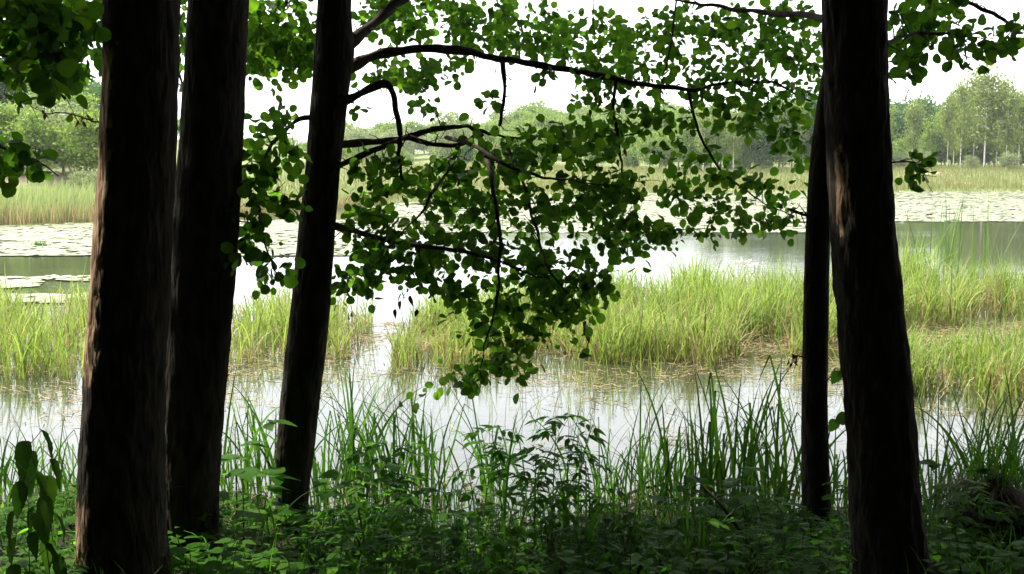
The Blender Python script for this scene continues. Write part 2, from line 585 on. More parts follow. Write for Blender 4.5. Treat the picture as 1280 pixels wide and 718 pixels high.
# ------------------------------------------------------------------ setting : ground, water
SX = np.array([-400, -60, -30, -17, -12, -8, 0, 12, 40, 80, 400.])
SY = np.array([40, 36, 36, 39.5, 46, 58, 80, 87, 92, 95, 100.])


def sstep(a):
    a = np.clip(a, 0, 1)
    return a * a * (3 - 2 * a)


def ground_z(x, y):
    x, y = np.asarray(x, float), np.asarray(y, float)
    bay = 0.65 * np.exp(-((x - 0.15) / 1.0) ** 2)
    near = np.clip((6.35 - bay - y) * 0.115, -0.6, 0.62) + 0.035 * np.sin(x * 2.3 + y) + 0.03 * np.sin(x * 5.1 - y * 3.3)
    d = y - np.interp(x, SX, SY)
    far = np.where(d < 0, np.clip(d * 0.12, -0.6, 0), 0.18 * sstep(d / 1.5) + 1.5 * sstep((d - 1) / 40))
    hill = 5 * sstep((y - 135) / 110) * np.exp(-((x - 22) / 55.0) ** 2) + 1.5 * sstep((y - 120) / 160)
    hill = hill + 3.0 * sstep((d - 14) / 40) * sstep((-8 - x) / 14) * (1 - sstep((y - 80) / 35))
    far = far + np.where(d > 0, hill, 0) + 0.25 * np.sin(x * 0.11 + 2) * sstep(d / 30)
    return np.where(y < 25, near, far)


xs = np.concatenate([np.arange(-620, -40, 20), np.arange(-40, -10, 1.5), np.arange(-10, 10, 0.25), np.arange(10, 60, 1.5), np.arange(60, 640, 20)])
ys = np.concatenate([np.arange(-70, -4, 6), np.arange(-4, 9, 0.2), np.arange(9, 30, 3), np.arange(30, 150, 1.5), np.arange(150, 300, 6), np.arange(300, 1000, 35)])
gx, gy = np.meshgrid(xs, ys)
gz = ground_z(gx, gy)
g = MB()
idx = np.arange(gx.size).reshape(gx.shape)
g.add(np.stack([gx, gy, gz], -1), np.stack([idx[:-1, :-1], idx[:-1, 1:], idx[1:, 1:], idx[1:, :-1]], -1).reshape(-1, 4))
tag(g.build('ground', M['ground']), kind='structure')

w = MB()
w.add([(-420, 2, 0), (420, 2, 0), (420, 110, 0), (-420, 110, 0)], [(0, 1, 2, 3)])
tag(w.build('lake_water', M['water']), kind='structure')

# ------------------------------------------------------------------ foreground trees
def in_frame_trunk(rows, depth, z_top=12.0, lean_back=0.0):
    """rows : (py, left px, right px). returns centre path and radii from the ground to the top"""
    rows = sorted(rows, key=lambda r: -r[0])
    C, Rr = [], []
    for py, l, r in rows:
        c = P((l + r) / 2, py, depth)
        dist = depth / math.cos(math.atan(abs((l + r) / 2 - 640) / FPX))
        C.append(c)
        Rr.append((r - l) / 2 / FPX * depth * 1.0)
    C, Rr = np.array(C), np.array(Rr)
    # below the frame
    gz0 = float(ground_z(C[0, 0], depth))
    if C[0, 2] > gz0 - 0.1:
        d = unit(C[0] - C[1])
        k = (C[0, 2] - gz0 + 0.15) / max(-d[2], 0.2)
        C = np.vstack([C[0] + d * k, C])
        Rr = np.concatenate([[Rr[0] * 1.25], Rr])
    d = unit(C[-1] - C[-3])
    r0 = Rr[-1]
    P0 = C[-1]
    zs = np.linspace(P0[2] + 0.8, z_top, 7)
    for i, z in enumerate(zs):
        s = (z - P0[2])
        f = s / (z_top - P0[2])
        C = np.vstack([C, P0 + d / d[2] * s * (1 - 0.35 * f)])
        Rr = np.append(Rr, r0 * (1 - 0.8 * f))
    return C, Rr


def build_trunk(parent, C, Rr, mat, seed, sides=48, amp=0.05, bare=()):
    """bare : (z0, z1, facing angle, half width in radians) of patches painted pale where the sun strikes"""
    z0, z1 = C[0, 2], C[-1, 2]
    # finer rings in the low part
    path = smooth_path(np.hstack([C, Rr[:, None]]), 600)
    low = path[:, 2] < 3.6
    zz_ = np.concatenate([np.arange(z0, 3.6, 0.0135), np.linspace(3.62, z1, 28)])
    path = np.stack([np.interp(zz_, path[:, 2], path[:, k]) for k in range(4)], -1)
    n = len(path)
    c, r = path[:, :3], np.maximum(path[:, 3], 0.01)
    tan = unit(np.gradient(c, axis=0))
    a = unit(np.cross(tan, np.array([0, -1.0, 0])))
    b = np.cross(a, tan)
    ang = np.linspace(0, 2 * np.pi, sides, endpoint=False)
    rr = np.zeros((n, sides))
    for i in range(n):
        zz = c[i, 2]
        for j in range(sides):
            ca, sa = math.cos(ang[j]), math.sin(ang[j])
            lump = noise.noise(Vector((ca * 0.8 + seed, sa * 0.8, zz * 0.9))) * 0.05
            ridge = 1 - abs(noise.noise(Vector((ca * 5.5 + seed, sa * 5.5, zz * 3.2)))) * 2
            fine = noise.noise(Vector((ca * 9, sa * 9 + seed, zz * 14)))
            plate = noise.noise(Vector((ca * 4 + 7, sa * 4 + seed, zz * 9)))
            fine = fine * 0.8 + 0.9 * (math.floor(plate * 5) / 5.0 if abs(plate) > 0.1 else 0.0)
            flare = 0.0
            h = zz - z0
            if h < 0.5:
                flare = (0.5 - h) * 0.5 * (0.5 + 0.5 * math.cos(3 * ang[j] + seed)) * (1 - h / 0.5)
            rr[i, j] = r[i] * (1 + lump + amp * 0.55 * ridge + amp * 0.6 * fine + flare)
    V = c[:, None, :] + rr[..., None] * (np.cos(ang)[None, :, None] * a[:, None, :] + np.sin(ang)[None, :, None] * b[:, None, :])
    ii = np.arange(n * sides).reshape(n, sides)
    nx = np.roll(ii, -1, axis=1)
    mb = MB()
    F = np.stack([ii[:-1], nx[:-1], nx[1:], ii[1:]], -1)
    sun_pale = np.zeros((n, sides))  # how strongly the sunlit tone is painted into the bark
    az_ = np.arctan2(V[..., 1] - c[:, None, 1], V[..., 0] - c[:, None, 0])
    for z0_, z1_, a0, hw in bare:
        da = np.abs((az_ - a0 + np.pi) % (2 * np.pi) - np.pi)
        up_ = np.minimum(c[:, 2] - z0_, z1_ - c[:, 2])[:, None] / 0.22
        sun_pale = np.maximum(sun_pale, np.clip(np.minimum(1.6 - 1.3 * da / hw, 0.35 + up_), 0, 1))
    mb.add(V.reshape(-1, 3), F.reshape(-1, 4))
    o = mb.build('trunk', mat, parent, origin=np.array(parent.location))
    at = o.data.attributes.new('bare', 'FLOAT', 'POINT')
    at.data.foreach_set('value', sun_pale.ravel().astype(np.float32))
    return o


def sun_gap(pos):
    """True where a leaf leaves open one of the small gaps the sun falls through"""
    S = np.array(SUN_DIR)
    bad = np.zeros(len(pos), bool)
    side = unit(np.array([S[1], -S[0], 0]))
    for c, hw, hh in (((-1.66, 4.35, 1.75), 0.22, 0.55), ((-1.74, 4.3, 0.35), 0.16, 0.22), ((1.28, 4.15, 1.85), 0.22, 0.22), ((-1.55, 4.8, 0.75), 0.14, 0.16), ((-1.35, 5.3, 0.6), 0.2, 0.22)):
        d = pos - np.array(c)
        lat = d @ side
        vert = d[:, 2] - (d[:, :2] @ unit(S[:2])) * S[2] / np.linalg.norm(S[:2])
        bad |= (np.abs(lat) < hw) & (np.abs(vert) < hh) & (d @ S > 0.3)
    return ~bad


def crown(parent, centre, rad, n_clumps, per, size, limbs_from=None, seed=1):
    """limbs and leaf clumps high above the frame"""
    r = np.random.default_rng(seed)
    cen = []
    while len(cen) < n_clumps:
        p = r.uniform(-1, 1, 3)
        q = np.linalg.norm(p)
        if 0.25 < q < 1:
            cen.append(np.asarray(centre) + p * np.asarray(rad))
    cen = np.array(cen)
    mb = MB()
    pos = (cen[:, None, :] + r.normal(0, 0.42, (n_clumps, per, 3)) * np.array([1, 1, 0.6])).reshape(-1, 3)
    pos[:, 2] = np.maximum(pos[:, 2], centre[2] - rad[2] - 0.1 + r.uniform(0, 0.5, len(pos)))
    pos = pos[sun_gap(pos)]
    n = len(pos)
    dr = r.normal(0, 1, (n, 3))
    dr[:, 2] -= 0.4
    nr = r.normal(0, 0.8, (n, 3))
    nr[:, 2] += 1.0
    s = size * r.uniform(0.7, 1.25, n)
    add_leaves(mb, pos, dr, nr, s, s * 0.95, T_SIMPLE)
    mb.build('crown', M['crown_leaf'], parent, origin=np.array(parent.location))
    if limbs_from is not None:
        lb = MB()
        C = limbs_from
        for k in range(9):
            i = r.integers(len(C) - 6, len(C) - 1)
            s0 = C[i]
            e = cen[r.integers(0, len(cen))]
            mid = (s0 + e) / 2 + np.array([0, 0, 0.5])
            add_tube(lb, smooth_path([s0, mid, e], 10), np.linspace(0.05, 0.012, 10), 7)
        lb.build('limb', M['twig'], parent, origin=np.array(parent.location))


class Branch:
    """one main branch, the twigs that grow from it and its leaves"""

    def __init__(self, pts, r0, r1, n=None):
        self.path = smooth_path(pts, n or 12 * len(pts))
        L = np.linalg.norm(np.diff(self.path, axis=0), axis=1).sum()
        self.rad = np.linspace(r0, r1, len(self.path))
        kn = np.array([noise.noise(Vector(p * 9)) for p in self.path])
        kn3 = np.stack([np.array([noise.noise(Vector(p * 5 + np.array([i * 9, 0, 0]))) for p in self.path]) for i in range(3)], -1)
        kn4 = np.stack([np.array([noise.noise(Vector(p * 16 + np.array([i * 9, 3, 0]))) for p in self.path]) for i in range(3)], -1)
        self.path = self.path + (kn3 * 0.03 + kn4 * 0.012) * np.linspace(0, 1, len(self.path))[:, None]
        self.wood, self.leaf, self.dead = MB(), MB(), MB()
        add_tube(self.wood, self.path, self.rad * (1 + 0.4 * kn), 8)
        q = np.random.default_rng(int(abs(self.path[0, 0]) * 1000) + len(self.path))
        for i in range(4, len(self.path) - 3, 3):            # short bare spurs
            if q.uniform() < 0.6:
                d = unit(q.normal(0, 1, 3)) * q.uniform(0.03, 0.14)
                p0 = self.path[i]
                add_tube(self.wood, smooth_path([p0, p0 + d * 0.5 + q.normal(0, 0.008, 3), p0 + d + np.array([0, 0, -0.01])], 6), np.linspace(min(0.004, self.rad[i] * 0.5), 0.0012, 6), 5)
        self.twigs = 0


def grow(branches, regions, seed, leaf=0.052, dense=1.0):
    """twigs reach from the nearest wood to targets spread through the regions; leaves alternate along them.
    region : (px, py, rx, ry, depth0, depth1, count)"""
    r = np.random.default_rng(seed)
    T = []
    for px, py, rx, ry, d0, d1, cnt in regions:
        cnt = round(cnt * dense)
        k = 0
        while k < cnt:
            a, b = r.uniform(-1, 1, 2)
            if a * a + b * b > 1:
                continue
            T.append(P(px + a * rx, py + b * ry, r.uniform(d0, d1)))
            k += 1
    T = np.array(T)
    pts, own, rad = [], [], []
    for bi, br in enumerate(branches):
        for p, q in zip(br.path[3:], br.rad[3:]):
            pts.append(p)
            own.append(bi)
            rad.append(q)
    pts, own, rad = np.array(pts), np.array(own), np.array(rad)
    best = np.full(len(T), 1e9)
    arg = np.zeros(len(T), int)
    for i, t in enumerate(T):
        d = np.linalg.norm(pts - t, axis=1)
        arg[i] = d.argmin()
        best[i] = d.min()
    left = np.ones(len(T), bool)
    while left.any():
        i = np.where(left, best, 1e9).argmin()
        left[i] = False
        s, t = pts[arg[i]], T[i]
        br = branches[own[arg[i]]]
        L = np.linalg.norm(t - s)
        if L < 0.05:
            t = s + r.normal(0, 0.08, 3)
            L = np.linalg.norm(t - s)
        mid = (s + t) / 2 + r.normal(0, 0.10 * L, 3) + np.array([0, 0, 0.07 * L])
        n = max(5, int(L / 0.035))
        path = smooth_path([s, mid, t], n)
        path[1:] += r.normal(0, 0.004, (n - 1, 3))
        r0 = min(rad[arg[i]] * 0.75, 0.003 + 0.006 * L)
        rr = np.linspace(r0, 0.0011, n)
        add_tube(br.wood, path, rr, 5)
        # leaves : alternate, mostly on the outer part
        tan = unit(np.gradient(path, axis=0))
        lp, ld, ln = [], [], []
        step = 0.030
        dist = max(0.0, L - r.uniform(0.15, 0.5))
        k = 0
        while dist <= L + 0.001:
            j = min(n - 1, int(dist / L * (n - 1)))
            side = unit(np.cross(tan[j], r.normal(0, 1, 3)))
            d = unit(tan[j] * 0.5 + side * 1.0 + np.array([0, 0, -0.45]) + r.normal(0, 0.25, 3))
            lp.append(path[j] + side * r.uniform(0.010, 0.034))
            ld.append(d)
            ln.append(unit(r.normal(0, 0.75, 3)) + np.array([-0.15, 0.7, 0.35]))
            dist += step * r.uniform(0.6, 1.4)
            k += 1
        if lp:
            s_ = leaf * r.choice([0.55, 0.8, 1.0, 1.0, 1.2], len(lp)) * r.uniform(0.85, 1.15, len(lp))
            lp, ld, ln = np.array(lp), np.array(ld), np.array(ln)
            pick = r.uniform(0, 1, len(lp))
            for tpl, lo, hi in ((T_ROUND, 0, 0.6), (T_NOTCH, 0.6, 0.87), (T_OVAL, 0.87, 1.01)):
                m = (pick >= lo) & (pick < hi)
                add_leaves(br.leaf, lp[m], ld[m], ln[m], s_[m], s_[m] * r.uniform(0.8, 1.02, m.sum()), tpl)
        br.twigs += 1
        keep = path[2:]
        newo = np.full(len(keep), own[arg[i]])
        base = len(pts)
        pts = np.vstack([pts, keep])
        own = np.concatenate([own, newo])
        rad = np.concatenate([rad, rr[2:]])
        if left.any():
            d = np.linalg.norm(T[:, None, :] - keep[None], axis=2)
            m = d.min(1)
            am = d.argmin(1)
            upd = left & (m < best)
            best[upd] = m[upd]
            arg[upd] = base + am[upd]


def finish(tree, branches):
    o = np.array(tree.location)
    for br in branches:
        b = br.wood.build('branch', M['twig'], tree, origin=o)
        if br.leaf.n:
            br.leaf.build('foliage', M['alder_leaf'], b, origin=None if False else o)
        if br.dead.n:
            br.dead.build('withered_leaves', M['dead_leaf'], b, origin=o)


def dead_cluster(br, px, py, depth, n, size, seed, spread=0.03):
    r = np.random.default_rng(seed)
    c = P(px, py, depth)
    j = np.linalg.norm(br.path - c, axis=1).argmin()
    add_tube(br.wood, smooth_path([br.path[j], (br.path[j] + c) / 2 + np.array([0, 0.02, 0]), c + np.array([0, 0, 0.05])], 10), 0.0016, 5)
    pos = c + r.normal(0, spread, (n, 3)) * np.array([1, 1, 1.6])
    dr = r.normal(0, 0.5, (n, 3))
    dr[:, 2] -= 1
    add_leaves(br.dead, pos, dr, r.normal(0, 1, (n, 3)), size * r.uniform(0.7, 1.2, n), size * 0.6, T_OVATE)


def PP(lst):
    return [P(*q) for q in lst]


# tree 1 : thick, leftmost
rows1 = [(0, 135, 223), (100, 132, 220), (200, 127, 217), (300, 119, 212), (400, 112, 208), (480, 107, 205), (550, 103, 205), (640, 100, 207), (718, 97, 211)]
C1, R1 = in_frame_trunk(rows1, 4.35)
t1 = tag(empty('alder_tree', (C1[0, 0], C1[0, 1], float(ground_z(C1[0, 0], 4.35)))), 'thick dark alder trunk with sunlit flaking bark along its left edge, standing at far left', 'tree', 'alder trees on the near bank')
build_trunk(t1, C1, R1, M['bark_flaked'], 3.1, 64, 0.06, [(1.1, 2.5, math.radians(202), 0.9), (0.15, 0.72, math.radians(205), 0.75)])  # left-edge strips painted pale to brighten the sun on them
crown(t1, (-3.2, 4.2, 8.6), (4.2, 4.0, 3.9), 230, 50, 0.2, C1, 21)
b1 = [Branch(PP([(140, -330, 4.3), (70, -200, 4.2), (0, -90, 4.2), (-60, 10, 4.3), (-120, 120, 4.4)]), 0.02, 0.006),
      Branch(PP([(140, -250, 4.3), (100, -120, 4.2), (60, -40, 4.1), (20, 40, 4.0), (-30, 80, 3.9)]), 0.016, 0.004),
      Branch(PP([(-60, 10, 4.3), (-70, 120, 4.2), (-40, 165, 4.1), (10, 185, 4.1), (50, 200, 4.1), (74, 222, 4.1)]), 0.006, 0.002),
      Branch(PP([(140, 160, 4.35), (128, 154, 4.6), (100, 146, 4.8), (50, 136, 5.0), (5, 110, 5.1)]), 0.005, 0.0015)]
grow(b1[:2], [(35, 40, 72, 62, 3.6, 4.25, 52), (78, 58, 30, 56, 3.7, 4.2, 20), (104, 52, 26, 54, 4.5, 4.9, 26), (60, 70, 60, 50, 4.6, 5.0, 14), (30, 100, 60, 35, 3.7, 4.25, 18), (10, 15, 90, 30, 3.6, 4.2, 20)], 5, 0.062, 1.05)
grow(b1[2:3], [(25, 200, 50, 22, 3.95, 4.25, 11), (0, 185, 20, 25, 3.95, 4.25, 4)], 6, 0.06)
dead_cluster(b1[3], 55, 140, 5.0, 7, 0.03, 2, 0.012)
dead_cluster(b1[3], 105, 146, 4.8, 7, 0.03, 3, 0.012)
finish(t1, b1)

# tree 2 : right behind it
rows2 = [(0, 238, 309), (100, 232, 305), (200, 224, 302), (300, 216, 297), (400, 210, 289), (480, 206, 282), (550, 203, 276), (640, 202, 272), (700, 200, 272)]
C2, R2 = in_frame_trunk(rows2, 4.95)
t2 = tag(empty('alder_tree', (C2[0, 0], C2[0, 1], float(ground_z(C2[0, 0], 4.95)))), 'straight dark alder trunk almost touching the thicker trunk on its left', 'tree', 'alder trees on the near bank')
build_trunk(t2, C2, R2, M['bark'], 8.7, 56, 0.06, [(0.55, 1.0, math.radians(205), 0.4)])  # low left patch painted pale as a sun fleck
crown(t2, (-1.6, 6.6, 9.0), (4.2, 4.4, 3.8), 230, 50, 0.2, C2, 22)
b2 = [Branch(PP([(240, -60, 4.95), (228, -20, 5.5), (222, 40, 6.0), (228, 120, 6.3), (232, 170, 6.3)]), 0.012, 0.003)]
grow(b2, [(228, 60, 22, 110, 5.8, 6.5, 26)], 7, 0.055)
finish(t2, b2)

# tree 3 : leaning alder that carries the low boughs
rows3 = [(0, 398, 438), (60, 394, 442), (100, 391, 437), (200, 383, 426), (300, 372, 418), (400, 362, 411), (480, 353, 402), (560, 346, 393), (620, 345, 386), (668, 345, 382)]
D3 = 5.6
C3, R3_ = in_frame_trunk(rows3, D3)
t3 = tag(empty('alder_tree', (C3[0, 0], C3[0, 1], float(ground_z(C3[0, 0], D3)))), 'leaning alder whose long leafy boughs reach low across the water view', 'tree', 'alder trees on the near bank')
build_trunk(t3, C3, R3_, M['bark'], 15.3)
crown(t3, (0.6, 7.0, 8.9), (4.2, 4.2, 3.8), 230, 50, 0.2, C3, 23)
b3 = []


def B3(lst, r0, r1):
    b = Branch(PP(lst), r0, r1)
    b3.append(b)
    return b


up = B3([(420, 75, 5.6), (445, 48, 5.7), (478, 20, 5.9), (515, -8, 6.1), (600, -60, 6.5), (720, -90, 6.9)], 0.036, 0.012)
arch = B3([(420, 98, 5.6), (440, 84, 5.7), (470, 70, 5.8), (520, 61, 5.9), (580, 64, 6.0), (628, 74, 6.1), (700, 86, 6.2), (770, 100, 6.3), (850, 112, 6.4), (900, 106, 6.4), (960, 103, 6.4), (1015, 127, 6.5)], 0.030, 0.006)
stub = B3([(415, 132, 5.6), (436, 124, 5.5), (462, 112, 5.4), (484, 105, 5.4), (496, 128, 5.4), (500, 165, 5.4), (498, 200, 5.4), (502, 225, 5.4)], 0.024, 0.007)
mid = B3([(415, 182, 5.6), (440, 180, 5.7), (500, 174, 5.9), (545, 162, 6.0), (575, 158, 6.1), (604, 165, 6.2), (660, 172, 6.3), (795, 170, 6.5)], 0.022, 0.004)
low2 = B3([(415, 212, 5.6), (440, 200, 5.5), (470, 186, 5.5), (510, 176, 5.7), (545, 183, 5.8), (575, 183, 5.8), (605, 172, 5.9)], 0.015, 0.010)
loop = B3([(558, 172, 6.0), (590, 182, 5.6), (625, 204, 5.4), (660, 216, 5.4), (700, 224, 5.4), (775, 232, 5.5)], 0.012, 0.003)
bow = B3([(415, 282, 5.6), (440, 288, 5.4), (470, 297, 5.3), (520, 308, 5.2), (570, 312, 5.2), (620, 326, 5.2), (690, 350, 5.3)], 0.018, 0.004)
drop1 = B3([(628, 74, 6.1), (630, 110, 6.05), (628, 135, 6.0), (625, 156, 6.0)], 0.014, 0.009)
drop2 = B3([(770, 100, 6.3), (767, 140, 6.25), (775, 185, 6.2), (778, 240, 6.2), (770, 330, 6.1)], 0.012, 0.003)
drop3 = B3([(600, 172, 5.9), (608, 200, 5.5), (618, 240, 5.2), (626, 300, 5.1), (624, 355, 5.1), (612, 410, 5.1), (598, 470, 5.1)], 0.013, 0.003)
drop4 = B3([(632, 180, 6.2), (655, 230, 5.7), (668, 280, 5.4), (690, 340, 5.3), (730, 395, 5.3)], 0.011, 0.003)
drop5 = B3([(860, 112, 6.4), (872, 160, 6.35), (900, 215, 6.3), (940, 245, 6.3), (985, 268, 6.3)], 0.010, 0.003)
fall = B3([(573, 183, 5.8), (560, 215, 5.4), (540, 240, 5.1), (528, 265, 5.1), (505, 290, 5.1), (470, 330, 5.0)], 0.010, 0.003)
left = B3([(395, 146, 5.6), (372, 150, 5.5), (352, 168, 5.3), (334, 190, 5.1), (324, 235, 5.0), (326, 290, 4.95), (345, 340, 4.95)], 0.012, 0.003)
leftup = B3([(400, -60, 5.6), (370, -20, 6.0), (345, 30, 6.5), (325, 70, 6.8)], 0.014, 0.004)
drop6 = B3([(848, -30, 6.6), (843, 20, 6.5), (836, 70, 6.4), (826, 125, 6.4)], 0.007, 0.003)
drop7 = B3([(740, -20, 6.9), (742, 30, 6.7), (744, 80, 6.6)], 0.005, 0.002)
REG3 = [
    # top band beyond the arch
    (480, 20, 45, 36, 6.4, 7.8, 30), (540, 22, 50, 34, 6.6, 8.2, 42), (600, 30, 45, 36, 6.8, 8.2, 44), (665, 35, 55, 42, 6.8, 8.8, 44), (650, 55, 40, 18, 6.6, 8, 14),
    (740, 55, 60, 45, 6.6, 8.6, 48), (745, 100, 35, 32, 6.2, 7.4, 20), (800, 85, 50, 45, 6.4, 8.0, 36), (830, 30, 40, 28, 6.8, 8.2, 16),
    (890, 55, 60, 50, 6.4, 8.0, 46), (960, 50, 60, 50, 6.4, 8.0, 46), (1005, 70, 30, 60, 6.4, 8.0, 24), (930, 110, 90, 22, 6.3, 7.2, 24),
    (500, 88, 60, 22, 6.0, 7.2, 30), (560, 88, 40, 14, 6.0, 7.2, 8), (530, 128, 14, 12, 6.0, 6.4, 4), (690, 95, 12, 10, 6, 6.3, 3), (445, 135, 10, 6, 5.6, 5.8, 2),
    (600, 132, 18, 14, 5.9, 6.2, 3),
    # middle
    (790, 150, 60, 18, 6.0, 6.6, 18), (700, 180, 80, 24, 5.8, 6.6, 36), (720, 165, 60, 14, 5.8, 6.6, 12), (640, 205, 45, 25, 5.6, 6.4, 18), (730, 225, 70, 25, 5.6, 6.4, 28),
    (835, 175, 45, 22, 6.0, 6.6, 7), (890, 150, 35, 30, 6.1, 6.6, 12), (960, 140, 55, 45, 6.1, 6.8, 26), (990, 185, 32, 36, 6.1, 6.6, 12),
    (875, 215, 45, 22, 6.1, 6.6, 14), (860, 250, 50, 18, 6.0, 6.5, 15), (935, 235, 45, 22, 6.1, 6.6, 16), (960, 270, 40, 20, 6.1, 6.5, 16), (915, 275, 40, 22, 6.1, 6.5, 13),
    (860, 295, 30, 12, 6.0, 6.4, 5),
    # the heavy hanging mass
    (480, 215, 50, 24, 5.3, 6.0, 22), (545, 225, 50, 30, 5.4, 6.2, 24), (590, 235, 55, 38, 5.4, 6.2, 32), (455, 262, 30, 28, 5.2, 5.9, 14), (520, 270, 70, 28, 5.2, 6.0, 24), (650, 265, 55, 35, 5.4, 6.2, 26),
    (735, 275, 60, 32, 5.6, 6.3, 34), (800, 300, 48, 28, 5.7, 6.3, 28), (775, 250, 40, 20, 5.7, 6.3, 12),
    (455, 330, 32, 36, 5.1, 5.7, 20), (510, 320, 55, 30, 5.1, 5.8, 24), (560, 330, 60, 34, 5.1, 5.8, 28), (430, 362, 18, 22, 5.2, 5.6, 7), (520, 362, 25, 12, 5.1, 5.6, 6),
    (640, 335, 60, 32, 5.2, 5.9, 32), (710, 330, 60, 32, 5.4, 6.0, 32), (740, 365, 36, 28, 5.4, 6.0, 18), (665, 375, 50, 28, 5.3, 5.9, 24), (570, 375, 28, 14, 5.2, 5.6, 8),
    (640, 405, 45, 24, 5.3, 5.9, 16), (720, 395, 22, 14, 5.5, 5.9, 6), (620, 436, 48, 22, 5.4, 5.8, 18), (585, 472, 36, 16, 5.4, 5.8, 13), (650, 455, 30, 12, 5.4, 5.8, 7), (680, 415, 14, 18, 5.4, 5.7, 3),
    # left of the trunk
    (350, 35, 48, 45, 5.9, 7.0, 80), (325, 70, 24, 28, 5.9, 6.8, 34), (370, 65, 26, 28, 5.9, 6.8, 20), (375, 80, 16, 16, 6.2, 7.4, 7), (345, 118, 10, 6, 5.4, 5.6, 1),
]
grow(b3, REG3, 9, 0.052, 1.7)
grow([left], [(330, 165, 28, 36, 4.9, 5.4, 12), (325, 220, 34, 34, 4.8, 5.4, 20), (360, 205, 22, 30, 4.9, 5.4, 9), (330, 265, 40, 24, 4.8, 5.3, 14), (365, 255, 22, 20, 4.9, 5.3, 7), (310, 325, 20, 26, 4.7, 5.0, 5), (345, 330, 32, 32, 4.8, 5.2, 12)], 10, 0.058)
dead_cluster(bow, 508, 372, 5.2, 6, 0.05, 5, 0.03)
dead_cluster(drop4, 733, 408, 5.8, 6, 0.06, 6, 0.012)
dead_cluster(left, 356, 242, 5.0, 3, 0.045, 7, 0.012)
dead_cluster(arch, 752, 122, 6.3, 14, 0.05, 8, 0.05)
dead_cluster(mid, 778, 182, 6.4, 8, 0.05, 9, 0.03)
finish(t3, b3)

# tree 4 : thin, beside tree 5
rows4 = [(0, 1045, 1078), (60, 1034, 1066), (130, 1022, 1053), (200, 1013, 1044), (300, 1007, 1037), (400, 1004, 1035), (500, 1002, 1034), (600, 1002, 1037), (680, 1004, 1042)]
C4, R4 = in_frame_trunk(rows4, 5.5, 10.5)
t4 = tag(empty('alder_tree', (C4[0, 0], C4[0, 1], float(ground_z(C4[0, 0], 5.5)))), 'slim young alder stem with a short broken stub, beside the thick right trunk', 'tree', 'alder trees on the near bank')
build_trunk(t4, C4, R4, M['bark'], 22.0, 32, 0.04)
crown(t4, (2.9, 7.4, 8.4), (3.6, 4.0, 3.4), 170, 50, 0.2, C4, 24)
b4 = [Branch(PP([(1015, 272, 5.5), (1000, 266, 5.45), (985, 261, 5.4)]), 0.009, 0.006),
      Branch(PP([(1010, 448, 5.5), (998, 446, 5.4), (992, 444, 5.35)]), 0.004, 0.002),
      Branch(PP([(1030, 476, 5.5), (1040, 470, 5.2), (1046, 462, 5.1), (1052, 470, 5.0)]), 0.003, 0.0015),
      Branch(PP([(1032, 560, 5.5), (1040, 535, 5.2), (1046, 520, 5.1)]), 0.003, 0.0015)]
dead_cluster(b4[1], 992, 447, 5.35, 12, 0.03, 12, 0.012)
for b, px, py in ((b4[2], 1036, 476), (b4[3], 1038, 524)):
    add_leaves(b.leaf, [b.path[-1]], [(0.5, -0.3, 0.12)], [(-0.2, -0.4, 0.9)], 0.115, 0.11, T_HEART)
    add_leaves(b.leaf, [b.path[-6]], [(-0.3, -0.3, -0.5)], [(0.2, -0.8, 0.5)], 0.06, 0.06, T_HEART)
finish(t4, b4)

# tree 5 : thick, right
rows5 = [(0, 1031, 1105), (100, 1033, 1107), (200, 1037, 1111), (300, 1042, 1117), (400, 1050, 1128), (480, 1057, 1136), (560, 1062, 1143), (640, 1066, 1150), (718, 1069, 1162)]
C5, R5 = in_frame_trunk(rows5, 4.3)
t5 = tag(empty('alder_tree', (C5[0, 0], C5[0, 1], float(ground_z(C5[0, 0], 4.3)))), 'thick rough barked alder trunk leaning left, with the slim stem beside it', 'tree', 'alder trees on the near bank')
build_trunk(t5, C5, R5, M['bark_flaked'], 30.5, 64, 0.10, [(1.72, 2.12, math.radians(218), 0.34)])  # left patch painted pale where the sun gap opens
crown(t5, (3.6, 4.4, 8.6), (4.2, 4.2, 3.9), 230, 50, 0.2, C5, 25)
b5 = [Branch(PP([(1060, 35, 4.3), (1015, 20, 5.0), (970, 17, 5.4), (920, 12, 5.7), (870, 2, 5.9), (800, -20, 6.2)]), 0.018, 0.005),
      Branch(PP([(1085, -60, 4.3), (1140, -30, 4.8), (1200, 0, 5.2), (1250, 25, 5.4), (1330, 50, 5.6)]), 0.02, 0.005),
      Branch(PP([(1100, 60, 4.3), (1130, 45, 4.8), (1180, 42, 5.2), (1240, 50, 5.4)]), 0.009, 0.003),
      Branch(PP([(1105, 205, 4.3), (1118, 203, 4.25), (1142, 206, 4.3), (1160, 212, 4.3)]), 0.004, 0.0015)]
grow(b5[1:3], [(1135, 40, 30, 50, 4.8, 5.8, 34), (1180, 35, 42, 40, 5.0, 5.8, 30), (1125, 85, 22, 25, 4.8, 5.6, 12), (1235, 50, 38, 28, 5.0, 5.6, 18), (1245, 70, 14, 14, 5.0, 5.6, 5), (1280, 20, 40, 14, 5.0, 5.6, 5), (1195, 75, 24, 14, 5.0, 5.5, 6)], 12, 0.057)
grow(b5[3:4], [(1136, 206, 12, 12, 4.3, 4.5, 5), (1154, 210, 12, 11, 4.3, 4.5, 4)], 13, 0.047)
grow(b5[0:1], [(960, 25, 70, 20, 5.4, 6.2, 14)], 14, 0.05)
finish(t5, b5)

